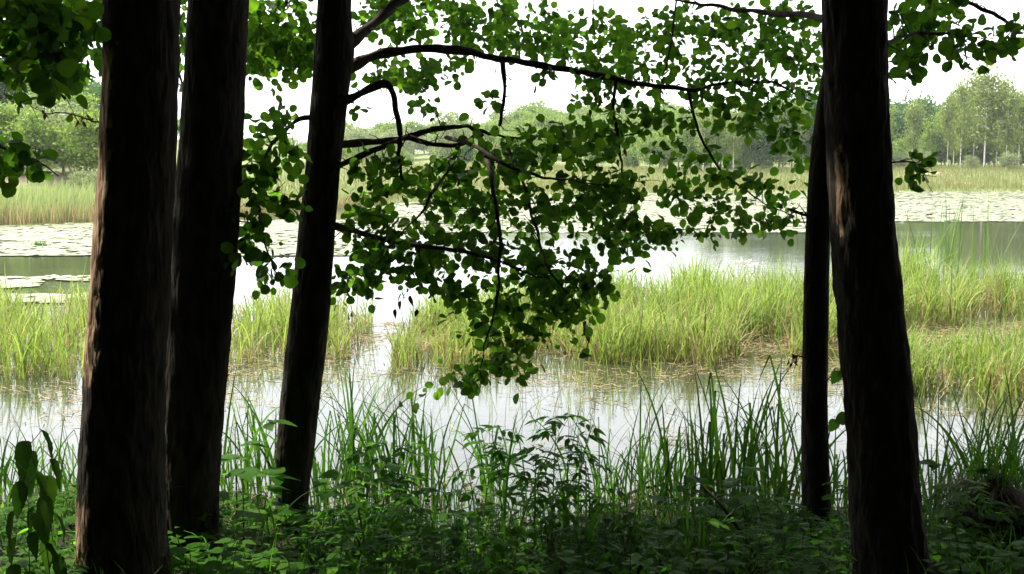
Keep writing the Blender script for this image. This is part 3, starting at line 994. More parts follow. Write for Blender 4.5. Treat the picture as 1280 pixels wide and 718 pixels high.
# unseen wood added behind and beside the camera to keep light off the trunks
wd = MB()
rw = np.random.default_rng(77)
trees_behind = []
for gx_ in np.arange(-17, 18, 3.4):
    for gy_ in np.arange(-15, 9, 3.4):
        x, y = gx_ + rw.normal(0, 0.5), gy_ + rw.normal(0, 0.5)
        if (abs(x) < 7.5 and y > -1.5) or (y > 2 and abs(x) < 9.5) or y > 8:
            continue
        trees_behind.append((x, y))
for x, y in trees_behind:
    z = float(ground_z(x, y))
    add_tube(wd, smooth_path([(x, y, z - 0.1), (x + rw.normal(0, .2), y, z + 5), (x + rw.normal(0, .4), y, z + 12)], 16), np.linspace(0.17, 0.04, 16), 10, 1)
    n = 1500
    p = rw.normal(0, 1, (n, 3))
    p = unit(p) * rw.uniform(0.3, 1, (n, 1)) ** 0.5
    pos = np.array([x, y, z + 7.5]) + p * np.array([3.2, 3.2, 6.0])
    pos = pos[(pos[:, 2] > 4.6) | (pos[:, 1] < -2) | (np.abs(pos[:, 0]) > 2.6 + 0.62 * np.maximum(pos[:, 1], 0))]
    pos = pos[np.linalg.norm(pos - np.array([0, 0, EYE]), axis=1) > 3.2]
    pos = pos[sun_gap(pos)]
    n = len(pos)
    s = rw.uniform(0.32, 0.55, n)
    nr = rw.normal(0, 0.9, (n, 3))
    add_leaves(wd, pos, rw.normal(0, 1, (n, 3)), nr, s, s, T_SIMPLE, 0)
    n = 420
    pos = np.array([x, y, z + 0.9]) + rw.normal(0, 1, (n, 3)) * np.array([1.4, 1.4, 0.55])
    pos[:, 2] = np.maximum(pos[:, 2], z)
    pos = pos[(np.hypot(pos[:, 0], pos[:, 1]) > 3.2) & ((pos[:, 1] < -0.5) | (np.abs(pos[:, 0]) > 2.6 + 0.62 * pos[:, 1]))]
    n = len(pos)
    add_leaves(wd, pos, rw.normal(0, 1, (n, 3)), rw.normal(0, 0.9, (n, 3)), 0.34, 0.3, T_SIMPLE, 0)
tag(wd.build('unseen_woods', [M['crown_leaf'], M['grey_bark']]), 'dense unseen leafy wood behind the near bank, added to block light', 'wood', kind='stuff')

# ------------------------------------------------------------------ sedge beds standing in the lake
def bed(name, label, poly_fn, n, hgt, seed, straw=0.34, width=0.014):
    r = np.random.default_rng(seed)
    mb = MB()
    pos = poly_fn(r, n)
    # tussocky : pull towards clump centres, heights vary by clump
    x, y = pos[:, 0], pos[:, 1]
    cl = np.array([noise.noise(Vector((a * 1.3, b * 1.0, seed))) for a, b in zip(x, y)])
    c2 = np.array([noise.noise(Vector((a * 3.3, b * 2.6, seed + 5))) for a, b in zip(x, y)])
    keep = r.uniform(0, 1, n) < np.clip(0.45 + 1.3 * cl + 1.2 * c2, 0.03, 1)
    pos, cl, c2 = pos[keep], cl[keep], c2[keep]
    m = len(pos)
    base = np.column_stack([pos, np.full(m, -0.03)])
    h = hgt(pos[:, 0], pos[:, 1]) * (1 + 0.45 * cl + 0.2 * c2) * r.uniform(0.55, 1.15, m)
    az = r.uniform(-3.14, 3.14, m) + 0.6 * np.sin(cl * 3)
    is_s = r.uniform(0, 1, m) < straw * (1 + 1.5 * np.clip(-cl, -0.5, 1))
    for s, sel in ((0, ~is_s), (1, is_s)):
        k = sel.sum()
        hh = h[sel] * (1 if s == 0 else 0.8)
        add_blades(mb, base[sel], az[sel], hh * r.uniform(0.9, 1.35, k), width * r.uniform(0.6, 1.3, k), r.uniform(0.02, 0.28 if s == 0 else 0.6, k), r.uniform(0.15, 1.9, k) ** 1.4, s, 6)
    # short dead thatch at the foot
    k = m // 3
    j = r.integers(0, m, k)
    b2 = base[j] + np.column_stack([r.normal(0, 0.06, (k, 2)), np.zeros(k)])
    add_blades(mb, b2, r.uniform(0, 6.28, k), r.uniform(0.12, 0.34, k), 0.008, r.uniform(0.3, 1.3, k), r.uniform(0, 0.8, k), 1, 3)
    return tag(mb.build(name, [M['sedge_green'], M['sedge_straw']]), label, 'sedge', 'sedge beds in the lake', 'stuff')


def region(x_of, y0_of, y1_of):
    """sampler between front and back edges given by x-dependent functions"""
    def f(r, n):
        x = r.uniform(x_of[0], x_of[1], n)
        a, b = np.interp(x, *y0_of), np.interp(x, *y1_of)
        wob = 0.4 * np.sin(x * 2.1 + 1) + 0.25 * np.sin(x * 5.3)
        t = r.uniform(0, 1, n)
        return np.column_stack([x, a + wob + (b - a) * t])
    return f


bed('sedge_bed', 'bright green sedge bed in the water seen left of and between the left trunks',
    region((-9.5, -1.75), ([-9.5, -5, -3, -1.75], [10.6, 10.4, 10.6, 11.4]), ([-9.5, -5, -3, -1.75], [15.8, 15.2, 15.6, 14.0])), 13000,
    lambda x, y: 0.50 + 0 * x, 31)
bed('sedge_bed', 'largest yellow green sedge bed, across the middle under the hanging boughs',
    region((-1.25, 4.1), ([-1.25, 0, 1, 2.0, 3.2, 4.1], [10.9, 11.0, 11.3, 11.4, 11.3, 12.6]), ([-1.25, 0, 1.2, 3, 4.1], [15.2, 15.5, 16.0, 16.5, 16.5])), 24000,
    lambda x, y: np.interp(x, [-1.2, 0.3, 1.3, 2, 4], [0.42, 0.45, 0.5, 0.58, 0.6]), 32)
bed('sedge_bed', 'tall sedge bed behind and right of the thick right trunk, cattails at its back',
    region((4.1, 10.5), ([4.1, 5.5, 10.5], [13.9, 13.9, 14.2]), ([4.1, 6, 10.5], [16.6, 16.8, 17])), 15000,
    lambda x, y: 0.66 + 0 * x, 33)
bed('sedge_bed', 'green sedge tussock bed nearest the bank on the right, ahead of the taller bed',
    region((3.35, 7.5), ([3.35, 4.0, 7.5], [9.4, 8.6, 8.4]), ([3.35, 4.2, 7.5], [11.0, 12.0, 12.2])), 11000,
    lambda x, y: 0.42 + 0 * x, 34, 0.25)

# thin scattered reeds and floating straw between the beds and the bank
mb = MB()
r = np.random.default_rng(41)
n = 2600
x = r.uniform(-6, 6.5, n)
y = 8.2 + 2.8 * r.uniform(0, 1, n) ** 0.7
k = np.array([noise.noise(Vector((a * 0.9, b * 1.2, 3))) for a, b in zip(x, y)]) + 0.9 * np.array([noise.noise(Vector((a * 3.5, b * 3.5, 8))) for a, b in zip(x, y)]) > 0.22
x, y = x[k], y[k]
n = len(x)
add_blades(mb, np.column_stack([x, y, np.full(n, -0.03)]), r.uniform(0, 6.28, n), r.uniform(0.12, 0.6, n), 0.006, r.uniform(0, 0.5, n), r.uniform(0, 0.9, n), 0, 5)
m = n // 2
add_blades(mb, np.column_stack([x[:m] + 0.1, y[:m], np.full(m, -0.03)]), r.uniform(0, 6.28, m), r.uniform(0.1, 0.4, m), 0.006, r.uniform(0.1, 0.9, m), r.uniform(0, 1.2, m), 1, 5)
tag(mb.build('sparse_reeds', [M['sedge_green'], M['sedge_straw']]), 'thin scattered reed blades standing in the open water before the sedge beds', 'reeds', kind='stuff')

mb = MB()
n = 30000
x = r.uniform(-8, 8, n)
y = 7.6 + 6.5 * r.uniform(0, 1, n) ** 0.8
k = np.array([noise.noise(Vector((a * 0.5, b * 1.1, 9))) + 0.4 * noise.noise(Vector((a * 2, b * 3, 4))) for a, b in zip(x, y)]) + 0.14 * (y - 10.2) + 0.5 * ((y > 11.6) & (x > 2.2)) > r.uniform(-0.15, 0.35, n)
x, y = x[k], y[k]
n = len(x)
a = r.uniform(0, 6.28, n)
add_leaves(mb, np.column_stack([x, y, r.uniform(0.003, 0.012, n)]), np.column_stack([np.cos(a), np.sin(a) * 0.6, r.normal(0, 0.04, n)]), np.tile([0, 0, 1.0], (n, 1)) + r.normal(0, 0.1, (n, 3)), r.uniform(0.03, 0.16, n), r.uniform(0.004, 0.010, n), T_CARD)
tag(mb.build('floating_straw', M['litter_straw']), 'dead straw litter floating on the water before the sedge', 'litter', kind='stuff')

# water lily pads
mb = MB()
r = np.random.default_rng(43)


def pads(x, y, rad):
    n = len(x)
    ang = np.linspace(0.15, 2 * np.pi - 0.15, 8)
    rot = r.uniform(0, 6.28, n)
    tilt = r.normal(0, 0.018, (n, 2))
    A = ang[None] + rot[:, None]
    rr_ = rad[:, None] * (1 + r.normal(0, 0.05, (n, 8)))
    dx, dy = np.cos(A) * rr_, np.sin(A) * rr_
    z = 0.012 + r.uniform(0, 0.01, n)[:, None] + dx * tilt[:, :1] + dy * tilt[:, 1:] + np.where(r.uniform(0, 1, (n, 1)) < 0.04, 0.04 * r.uniform(0, 1, (n, 8)), 0)
    V = np.concatenate([np.stack([x, y, z.mean(1)], -1)[:, None], np.stack([x[:, None] + dx, y[:, None] + dy, np.maximum(z, 0.004)], -1)], 1)
    i = np.arange(7)
    F = np.stack([0 * i, i + 1, i + 2], -1)
    mb.add(V.reshape(-1, 3), (F[None] + (np.arange(n) * 9)[:, None, None]).reshape(-1, 3))


def pad_zone(n, xr, yr, thr, seed, sx=0.12, sy=0.2):
    y = 1 / r.uniform(1 / yr[1], 1 / yr[0], n)
    x = r.uniform(*xr, n) * y / yr[1]
    k = np.array([noise.noise(Vector((a * sx, b * sy, seed))) + 0.5 * noise.noise(Vector((a * sx * 4, b * sy * 4, seed))) for a, b in zip(x, y)])
    sh = np.interp(x, SX, SY)
    k = (k > thr + r.uniform(-0.2, 0.2, n)) & (y < sh - 0.3)
    pads(x[k], y[k], r.uniform(0.07, 0.17, k.sum()) * (1 + y[k] / 120))


pad_zone(60000, (-10, 55), (41, 92), -0.5, 2.0)
pad_zone(20000, (-30, -6), (25, 42), -0.38, 5.0)
pad_zone(4000, (-9.5, -6.2), (16.2, 20), -0.05, 7.0)
pad_zone(9000, (-8, 20), (34, 62), -0.3, 11.0)
tag(mb.build('lily_pads', M['pad'], smooth=False), 'pale sheets of water lily pads floating across the far lake', 'lily pads', kind='stuff')

# cattail clump behind the right bed
def cattails(name, label, px, depth, n, h, seed, spread=0.35):
    r = np.random.default_rng(seed)
    c = P(px, 300, depth)
    mb = MB()
    base = np.column_stack([c[0] + r.normal(0, spread, n), depth + r.normal(0, spread, n), np.full(n, -0.03)])
    add_blades(mb, base, r.uniform(0, 6.28, n), h * r.uniform(0.55, 1.1, n), 0.022, r.uniform(0, 0.34, n), r.uniform(0, 0.7, n) ** 1.5, 0, 7)
    return tag(mb.build(name, [M['cattail']], origin=(c[0], depth, 0)), label, 'cattails', 'cattail clumps in the right bed')


cattails('cattail_clump', 'tallest cattail clump rising above the right sedge bed', 1183, 17.5, 34, 1.75, 3)
cattails('cattail_clump', 'lower cattail clump at the back of the right sedge bed, near the right trunk', 1128, 18.5, 14, 1.5, 4, 0.25)
cattails('cattail_clump', 'small cattail clump at the right picture edge behind the sedge', 1225, 18.0, 12, 1.45, 5, 0.3)

# white umbel flowers in the middle bed
for i, (px, py) in enumerate(((930, 327), (943, 331), (905, 338))):
    p = P(px, py, 17.5)
    u = empty('umbel_flower', (p[0], p[1], 0))
    tag(u, 'white flat topped umbel flower above the middle sedge bed', 'flower', 'white umbels in the sedge')
    s = MB()
    add_tube(s, [(0, 0, 0), (0.02, 0, p[2] * 0.5), (0, 0, p[2])], 0.006, 5)
    s.build('stem', M['herb_stem'], u)
    s = MB()
    q = np.random.default_rng(i).normal(0, 1, (40, 3)) * np.array([0.07, 0.07, 0.015]) + np.array([0, 0, p[2]])
    add_leaves(s, q, np.random.default_rng(i + 9).normal(0, 1, (40, 3)), np.tile([0, 0, 1.0], (40, 1)) + 0.1, 0.035, 0.035, T_SIMPLE)
    s.build('blossom', M['white_flower'], u)

# ------------------------------------------------------------------ far banks
mb = MB()
r = np.random.default_rng(51)
n = 16000
x = r.uniform(-34, -7, n)
sh = np.interp(x, SX, SY)
y = sh + r.uniform(-1.2, 7, n)
z = np.maximum(ground_z(x, y), 0) - 0.02
add_blades(mb, np.column_stack([x, y, z]), r.normal(0, 1.2, n), r.uniform(0.6, 1.5, n) * np.interp(x, [-17.5, -14, -7], [1, 0.62, 0.5]), 0.035, r.uniform(0, 0.2, n), r.uniform(0, 0.7, n), 0, 5)
n = 5000
x = r.uniform(-34, -7, n)
y = np.interp(x, SX, SY) + r.uniform(-1.5, 0.3, n)
add_blades(mb, np.column_stack([x, y, np.full(n, -0.02)]), r.uniform(0, 6.28, n), r.uniform(0.4, 0.9, n), 0.03, r.uniform(0, 0.3, n), r.uniform(0, 0.6, n), 1, 3)
tag(mb.build('far_reed_bed', [M['far_reed'], M['sedge_straw']]), 'pale reed bed with tan feet along the far left shore', 'reeds', kind='stuff')

mb = MB()
n = 42000
x = r.uniform(-14, 72, n)
sh = np.interp(x, SX, SY)
y = sh + 0.1 + 46 * r.uniform(0, 1, n) ** 1.4
k = np.array([noise.noise(Vector((a * 0.25, b * 0.35, 1))) for a, b in zip(x, y)])
z = np.maximum(ground_z(x, y), 0) - 0.03
add_blades(mb, np.column_stack([x, y, z]), r.uniform(0, 6.28, n), r.uniform(0.35, 0.85, n) * (1 + 0.5 * k) * np.interp(y - sh, [0, 3], [0.5, 1]), 0.05, r.uniform(0, 0.4, n), r.uniform(0, 0.8, n), 0, 3)
tag(mb.build('meadow_grass', M['meadow_blade']), 'tall pale grass of the meadow beyond the lake', 'grass', kind='stuff')


def tree_mesh(kind, seed, h=10.0):
    """(trunk mesh, crown mesh) of a far tree, base at the origin"""
    r = np.random.default_rng(seed)
    tb, cb = MB(), MB()
    lean = r.normal(0, 0.25, 2)
    if kind == 'birch':
        path = smooth_path([(0, 0, -0.3), (lean[0] * .4, lean[1] * .4, h * 0.5), (lean[0], lean[1], h * 0.97)], 14)
        add_tube(tb, path, np.linspace(0.085, 0.015, 14), 7)
        cen = []
        for k in range(30):
            t = r.uniform(0.36, 0.98)
            p = path[int(t * 13)]
            a = r.uniform(0, 6.28)
            reach = 1.9 * math.sin(math.pi * min(1, (t - 0.3) / 0.78)) ** 0.7 * r.uniform(0.3, 1) + 0.15
            e = p + np.array([math.cos(a) * reach, math.sin(a) * reach, 0.5 * reach - 0.4])
            add_tube(tb, smooth_path([p, (p + e) / 2 + np.array([0, 0, 0.3]), e], 5), np.linspace(0.03, 0.01, 5), 4)
            cen += [e, (p + e) / 2]
        cen = np.array(cen)
        pos = (cen[:, None] + r.normal(0, 1, (len(cen), 42, 3)) * np.array([0.36, 0.36, 0.6]) - np.array([0, 0, 0.35])).reshape(-1, 3)
        s = 0.17
    elif kind in ('bush', 'dark', 'willow'):
        path = smooth_path([(0, 0, -0.3), (lean[0] * .4, lean[1] * .4, h * 0.4), (lean[0], lean[1], h * 0.8)], 10)
        add_tube(tb, path, np.linspace(0.17, 0.03, 10), 7)
        cen = []
        wid = {'bush': 0.30, 'dark': 0.27, 'willow': 0.42}[kind] * h
        while len(cen) < 75:
            p = r.uniform(-1, 1, 3)
            q = np.linalg.norm(p)
            if q > 1 or q < 0.35:
                continue
            zz = 0.56 + 0.42 * p[2]
            cen.append((p[0] * wid + lean[0], p[1] * wid + lean[1], zz * h))
        for c in cen[:22]:
            p = path[r.integers(3, 9)]
            add_tube(tb, [p, (p + np.array(c)) / 2 + np.array([0, 0, 0.2]), c], [0.05, 0.03, 0.01], 4)
        cen = np.array(cen)
        pos = (cen[:, None] + r.normal(0, 1, (len(cen), 46, 3)) * np.array([0.062, 0.062, 0.045]) * h).reshape(-1, 3)
        s = 0.25
    else:                                            # conifer
        path = smooth_path([(0, 0, -0.3), (0, 0, h * 0.5), (0, 0, h)], 12)
        add_tube(tb, path, np.linspace(0.16, 0.02, 12), 7)
        pos = []
        for k in range(26):
            t = 0.12 + 0.86 * k / 26
            reach = (1 - t) * 0.24 * h + 0.12
            for a in np.linspace(0, 6.28, 8, endpoint=False) + r.uniform(0, 1):
                q = r.uniform(0.15, 1, 12)
                rr_ = reach * r.uniform(0.75, 1.1)
                pos.append(np.column_stack([np.cos(a) * q * rr_, np.sin(a) * q * rr_, t * h - 0.35 * q * rr_ + r.normal(0, 0.07, 12)]) + r.normal(0, 0.09, (12, 3)))
        pos = np.concatenate(pos)
        s = 0.2
    n = len(pos)
    sz = s * r.uniform(0.6, 1.4, n)
    nr = r.normal(0, 0.8, (n, 3)) + np.array([0, 0, 0.5])
    add_leaves(cb, pos, r.normal(0, 1, (n, 3)), nr, sz * 1.3, sz, T_CARD)
    bark = M['birch_bark'] if kind == 'birch' else M['grey_bark']
    lm = {'birch': 'birch_leaf', 'bush': 'bush_leaf', 'willow': 'willow_leaf', 'dark': 'dark_leaf', 'conifer': 'needle'}[kind]
    return tb.mesh('trunk', bark), cb.mesh('crown', M[lm], smooth=False)


PROTO = {k: [tree_mesh(k, 100 + i * 7 + len(k)) for i in range(4)] for k in ('birch', 'bush', 'willow', 'dark', 'conifer')}
NAMES = {'birch': 'birch_tree', 'bush': 'leafy_tree', 'willow': 'willow_shrub', 'dark': 'dark_tree', 'conifer': 'spruce_tree'}
cnt = [0]


def far_tree(kind, px, depth, top, label, group, wide=1.0, cat='tree'):
    """stands at distance depth below pixel column px; its top reaches pixel row top"""
    p = P(px, top, depth)
    z = float(ground_z(p[0], depth))
    h = max(1.0, p[2] - z)
    tm, cm = PROTO[kind][cnt[0] % 4]
    cnt[0] += 1
    o = empty(NAMES[kind], (p[0], depth, z), (cnt[0] * 2.39) % 6.28)
    o.scale = (h / 10 * wide, h / 10 * wide, h / 10)
    tag(o, label, cat, group)
    for nm, me in (('trunk', tm), ('crown', cm)):
        c = bpy.data.objects.new(nm, me)
        col.objects.link(c)
        c.parent = o
    return o


r = np.random.default_rng(61)
# right : birch stand beyond the meadow
G = 'trees beyond the meadow on the right'
for px, d, top, wd_, lab in (
        (1143, 133, 118, 0.8, 'pale slender birch at the left side of the right birch stand'),
        (1188, 130, 108, 0.55, 'bare topped birch with a bright white trunk, left of the tall stand'),
        (1196, 134, 112, 0.6, 'thin birch close behind the bare topped white birch'),
        (1205, 128, 96, 0.6, 'straight white birch in the middle of the right stand'),
        (1222, 136, 82, 0.8, 'tallest feathery birch of the right stand'),
        (1236, 131, 78, 0.9, 'tall open crowned birch right of the feathery one'),
        (1250, 134, 90, 0.8, 'leaning birch near the right end of the stand'),
        (1262, 129, 108, 0.85, 'full crowned birch at the right end of the stand'),
        (1278, 132, 102, 0.9, 'birch cut by the right picture edge'),
        (1300, 133, 95, 0.9, 'birch just beyond the right picture edge')):
    far_tree('birch', px, d, top, lab, G, wd_)
for px, d, top in ((1120, 150, 138), (1134, 154, 124), (1150, 158, 118), (1166, 155, 122), (1112, 158, 130)):
    far_tree('dark', px, d, top, 'darker rounded tree behind the gap left of the birch stand', G, 1.0)
for px, d, top in ((1172, 138, 140), (1184, 144, 132), (1202, 146, 126), (1216, 142, 124), (1232, 144, 122), (1248, 141, 126), (1264, 143, 120), (1280, 140, 124), (1298, 143, 118), (1320, 142, 115)):
    far_tree('bush', px, d, top, 'broad leafy tree filling in behind the white birch trunks', G, 0.8)
for px, d, top in ((1108, 141, 176), (1121, 139, 184), (1135, 142, 172), (1149, 138, 180), (1163, 141, 164), (1178, 139, 176), (1191, 142, 156), (1206, 138, 170), (1219, 141, 160), (1233, 137, 174), (1246, 142, 152), (1260, 137, 166), (1274, 141, 154), (1288, 138, 170), (1303, 142, 168), (1318, 140, 176)):
    far_tree('bush', px, d, top, 'low dense green bush behind the birch trunks at the right', G, 1.5, 'shrub')
for px, d, top in ((1126, 128, 190), (1150, 126, 186), (1215, 124, 194), (1262, 122, 190)):
    far_tree('willow', px, d, top, 'low pale shrub at the foot of the right birch stand', G, 1.3, 'shrub')
# middle hillside
G = 'young trees on the hillside across the lake'
for row, (d, t0) in enumerate(((134, 178), (152, 160), (176, 147), (205, 137), (235, 130))):
    for px in np.arange(600 + 9 * row, 1060, 16):
        if row < 2 and 690 < px < 745:
            continue
        q = px + r.uniform(-12, 12)
        top = t0 + r.uniform(-7, 9) + (6 if px > 880 else 0) - (10 * math.exp(-((px - 900) / 90.0) ** 2) if row < 3 else 0)
        kind = ('bush', 'birch', 'bush', 'birch', 'bush')[(row + int(px / 16)) % 5]
        rowname = ('lowest row at the meadow edge', 'second row up', 'middle of the slope', 'upper slope', 'top of the hill')[row]
        far_tree(kind, q, d + r.uniform(-6, 6), top, 'pale green %s on the hillside, %s' % ('birch' if kind == 'birch' else 'leafy tree', rowname), G, 1.25)
for px in np.arange(432, 680, 12):
    for d, t0 in ((150, 186), (175, 168), (200, 158)):
        if 505 < px < 545 and d < 180:
            continue
        far_tree(('bush', 'willow', 'bush')[int(px + d) % 3], px + r.uniform(-9, 9), d + r.uniform(-6, 6), t0 + r.uniform(-12, 5), 'pale tree on the lower slope right of the leaning alder, %s' % {150: 'front row', 175: 'second row', 200: 'back row'}[d], G, 1.2)
for px, d, top, k in ((858, 131, 150, 'bush'), (880, 128, 138, 'birch'), (899, 131, 128, 'bush'), (918, 127, 134, 'birch'), (938, 130, 124, 'bush'), (957, 129, 122, 'dark'), (976, 132, 116, 'dark'), (993, 129, 120, 'bush'), (1010, 131, 114, 'dark'), (1030, 130, 112, 'dark'), (1052, 132, 116, 'bush'), (1075, 131, 112, 'birch'), (1095, 132, 120, 'bush')):
    far_tree(k, px, d, top, 'tall %s on the far shore left of the slim right stem' % {'bush': 'pale leafy tree', 'birch': 'slender birch', 'dark': 'blue green dark tree'}[k] if px < 1005 else 'tall far shore tree hidden by the two right trunks', G, 0.85)
far_tree('willow', 560, 120, 138, 'big round grey green willow under the arching bough', G, 0.9)
far_tree('dark', 583, 118, 180, 'dark rounded shrub at the foot of the big round willow', G, 1.1)
for px, top in ((436, 170), (448, 158), (462, 166), (476, 168), (490, 163), (503, 166), (515, 170), (528, 168)):
    far_tree('conifer', px, 260, top, 'distant dark spruce on the skyline right of the leaning alder', 'distant spruces on the skyline', 1.0)
for px, top in ((648, 134), (700, 142), (735, 140), (668, 146), (770, 146), (790, 143)):
    far_tree('conifer', px, 255, top, 'dark spruce top breaking the hill skyline at centre', 'distant spruces on the skyline', 0.9)
for px, top in ((910, 190), (925, 186), (795, 188), (860, 196)):
    far_tree('dark', px, 132, top, 'small dark tree among the pale ones on the lower hillside', G, 0.9)
# left shore
G = 'trees on the left shore'
for px, d, top, k in ((12, 62, 128, 'bush'), (45, 60, 140, 'bush'), (75, 63, 128, 'willow'), (105, 60, 142, 'bush'), (130, 62, 132, 'bush'), (28, 68, 118, 'willow'), (62, 70, 108, 'bush'), (95, 69, 112, 'bush'), (-20, 62, 120, 'bush'), (-50, 64, 110, 'bush')):
    far_tree(k, px, d, top, 'broad sunlit %s on the left shore behind the reeds' % ('willow' if k == 'willow' else 'leafy tree'), G, 1.25)
for px, d, top in ((112, 92, 96), (125, 90, 104), (98, 96, 92), (20, 96, 60), (60, 94, 70), (-20, 95, 55)):
    far_tree('dark', px, d, top, 'blue green tall tree behind the sunlit bushes of the left shore', G, 0.9)
for px, d, top in ((315, 100, 176), (335, 104, 170), (365, 108, 172), (385, 104, 176), (350, 110, 165), (225, 80, 150), (300, 90, 168)):
    far_tree('bush', px, d, top, 'leafy tree on the far shore glimpsed beside the leaning alder', G, 1.2)
for px, d, top in ((118, 56, 228), (100, 57, 226), (130, 58, 222)):
    far_tree('willow', px, d, top, 'low brownish shrub at the right end of the left shore reeds', G, 1.4, 'shrub')
# small grassy islet in the pads
mb = MB()
c = P(52, 308, 28)
q = np.random.default_rng(5)
add_blades(mb, np.column_stack([q.normal(0, 0.13, 90), q.normal(0, 0.06, 90), np.zeros(90)]), q.uniform(0, 6.28, 90), q.uniform(0.06, 0.2, 90), 0.02, q.uniform(0.1, 0.9, 90), 0.5, 0, 4)
tag(mb.build('grass_tuft', M['bank_blade'], origin=(c[0], 28, 0)) if False else mb.build('grass_tuft', M['bank_blade']), 'small dark green tuft among the lily pads at left', 'tuft').location = (c[0], 28, 0)

# ------------------------------------------------------------------ near bank plants
def zone(px):
    for lim, s in ((100, 'left of the left pair of trunks'), (205, 'before the thick left trunk'), (285, 'before the second left trunk'), (345, 'just left of the leaning alder'), (400, 'at the foot of the leaning alder'),
                   (520, 'just right of the leaning alder'), (680, 'left of centre before open water'), (840, 'right of centre before open water'), (1000, 'left of the slim right stem'), (1060, 'just right of the slim stem'),
                   (1160, 'before the thick right trunk')):
        if px < lim:
            return s
    return 'right of the thick right trunk'


def reed_mesh(seed, n=9, h=1.0):
    r = np.random.default_rng(seed)
    mb = MB()
    base = np.column_stack([r.normal(0, 0.05, (n, 2)), np.full(n, -0.04)])
    kink = np.where(r.uniform(0, 1, n) < 0.35, r.uniform(0.55, 0.85, n), np.nan)
    add_blades(mb, base, r.uniform(0, 6.28, n), h * r.uniform(0.6, 1.25, n), r.uniform(0.012, 0.025, n), r.uniform(0, 0.25, n), r.uniform(0.05, 1.5, n) ** 1.3, 0, 12, kink)
    k = 5
    add_blades(mb, base[:k] * 1.2, r.uniform(0, 6.28, k), h * r.uniform(0.25, 0.5, k), 0.007, r.uniform(0.2, 0.9, k), r.uniform(0, 1.5, k), 1, 8)
    return mb.mesh('sedge_clump', [M['bank_blade'], M['sedge_straw']])


REEDS = [reed_mesh(200 + i) for i in range(8)]
RG = 'tall sedge clumps along the water edge'
r = np.random.default_rng(71)


def reed(px, depth, top, i, where='at the water edge'):
    p = P(px, 500, depth)
    z = max(float(ground_z(p[0], depth)), -0.02)
    h = (P(px, top, depth)[2] - z) * 1.12
    o = bpy.data.objects.new('sedge_clump', REEDS[i % 8])
    o.location = (p[0], depth, z)
    o.rotation_euler = (0, 0, (i * 1.9) % 6.28)
    o.scale = (max(h, 0.3) ** 0.7,) * 2 + (max(h, 0.25),)
    col.objects.link(o)
    tag(o, '%s sedge clump %s, %s' % ('tall arching' if h > 0.75 else 'mid height' if h > 0.5 else 'low', zone(px), where), 'sedge', RG)


i = 0
spec = []
for px in np.arange(395, 560, 11):
    spec.append((px, r.uniform(5.9, 6.8), r.uniform(462, 530)))
for px in np.arange(556, 860, 13):
    spec.append((px, r.uniform(5.8, 6.7), r.uniform(520, 615)))
for px in np.arange(835, 1005, 10):
    spec.append((px, r.uniform(5.9, 6.8), r.uniform(455, 540)))
for px in np.arange(275, 360, 10):
    spec.append((px, r.uniform(5.8, 6.8), r.uniform(465, 530)))
for px in np.arange(-10, 110, 10):
    spec.append((px, r.uniform(5.6, 6.8), r.uniform(505, 560)))
for px in np.arange(1150, 1300, 10):
    spec.append((px, r.uniform(5.4, 6.6), r.uniform(490, 560)))
for px in np.arange(1040, 1064, 10):
    spec.append((px, r.uniform(5.9, 6.5), r.uniform(520, 560)))
spec += [(605, 6.3, 484), (615, 6.2, 500), (900, 6.0, 452), (915, 6.1, 460), (805, 6.6, 490), (815, 6.7, 520), (985, 6.2, 450), (1240, 5.6, 470), (480, 6.3, 470), (440, 6.4, 480), (530, 6.5, 486)]
for px, d, top in spec:
    reed(px, d, top, i)
    i += 1
for px in np.arange(60, 1280, 18):
    q = px + r.uniform(-9, 9)
    if 195 < q < 285 or 335 < q < 405 or 992 < q < 1052:
        continue
    reed(q, r.uniform(4.6, 5.8), r.uniform(570, 660), i, 'on the dark bank')
    i += 1


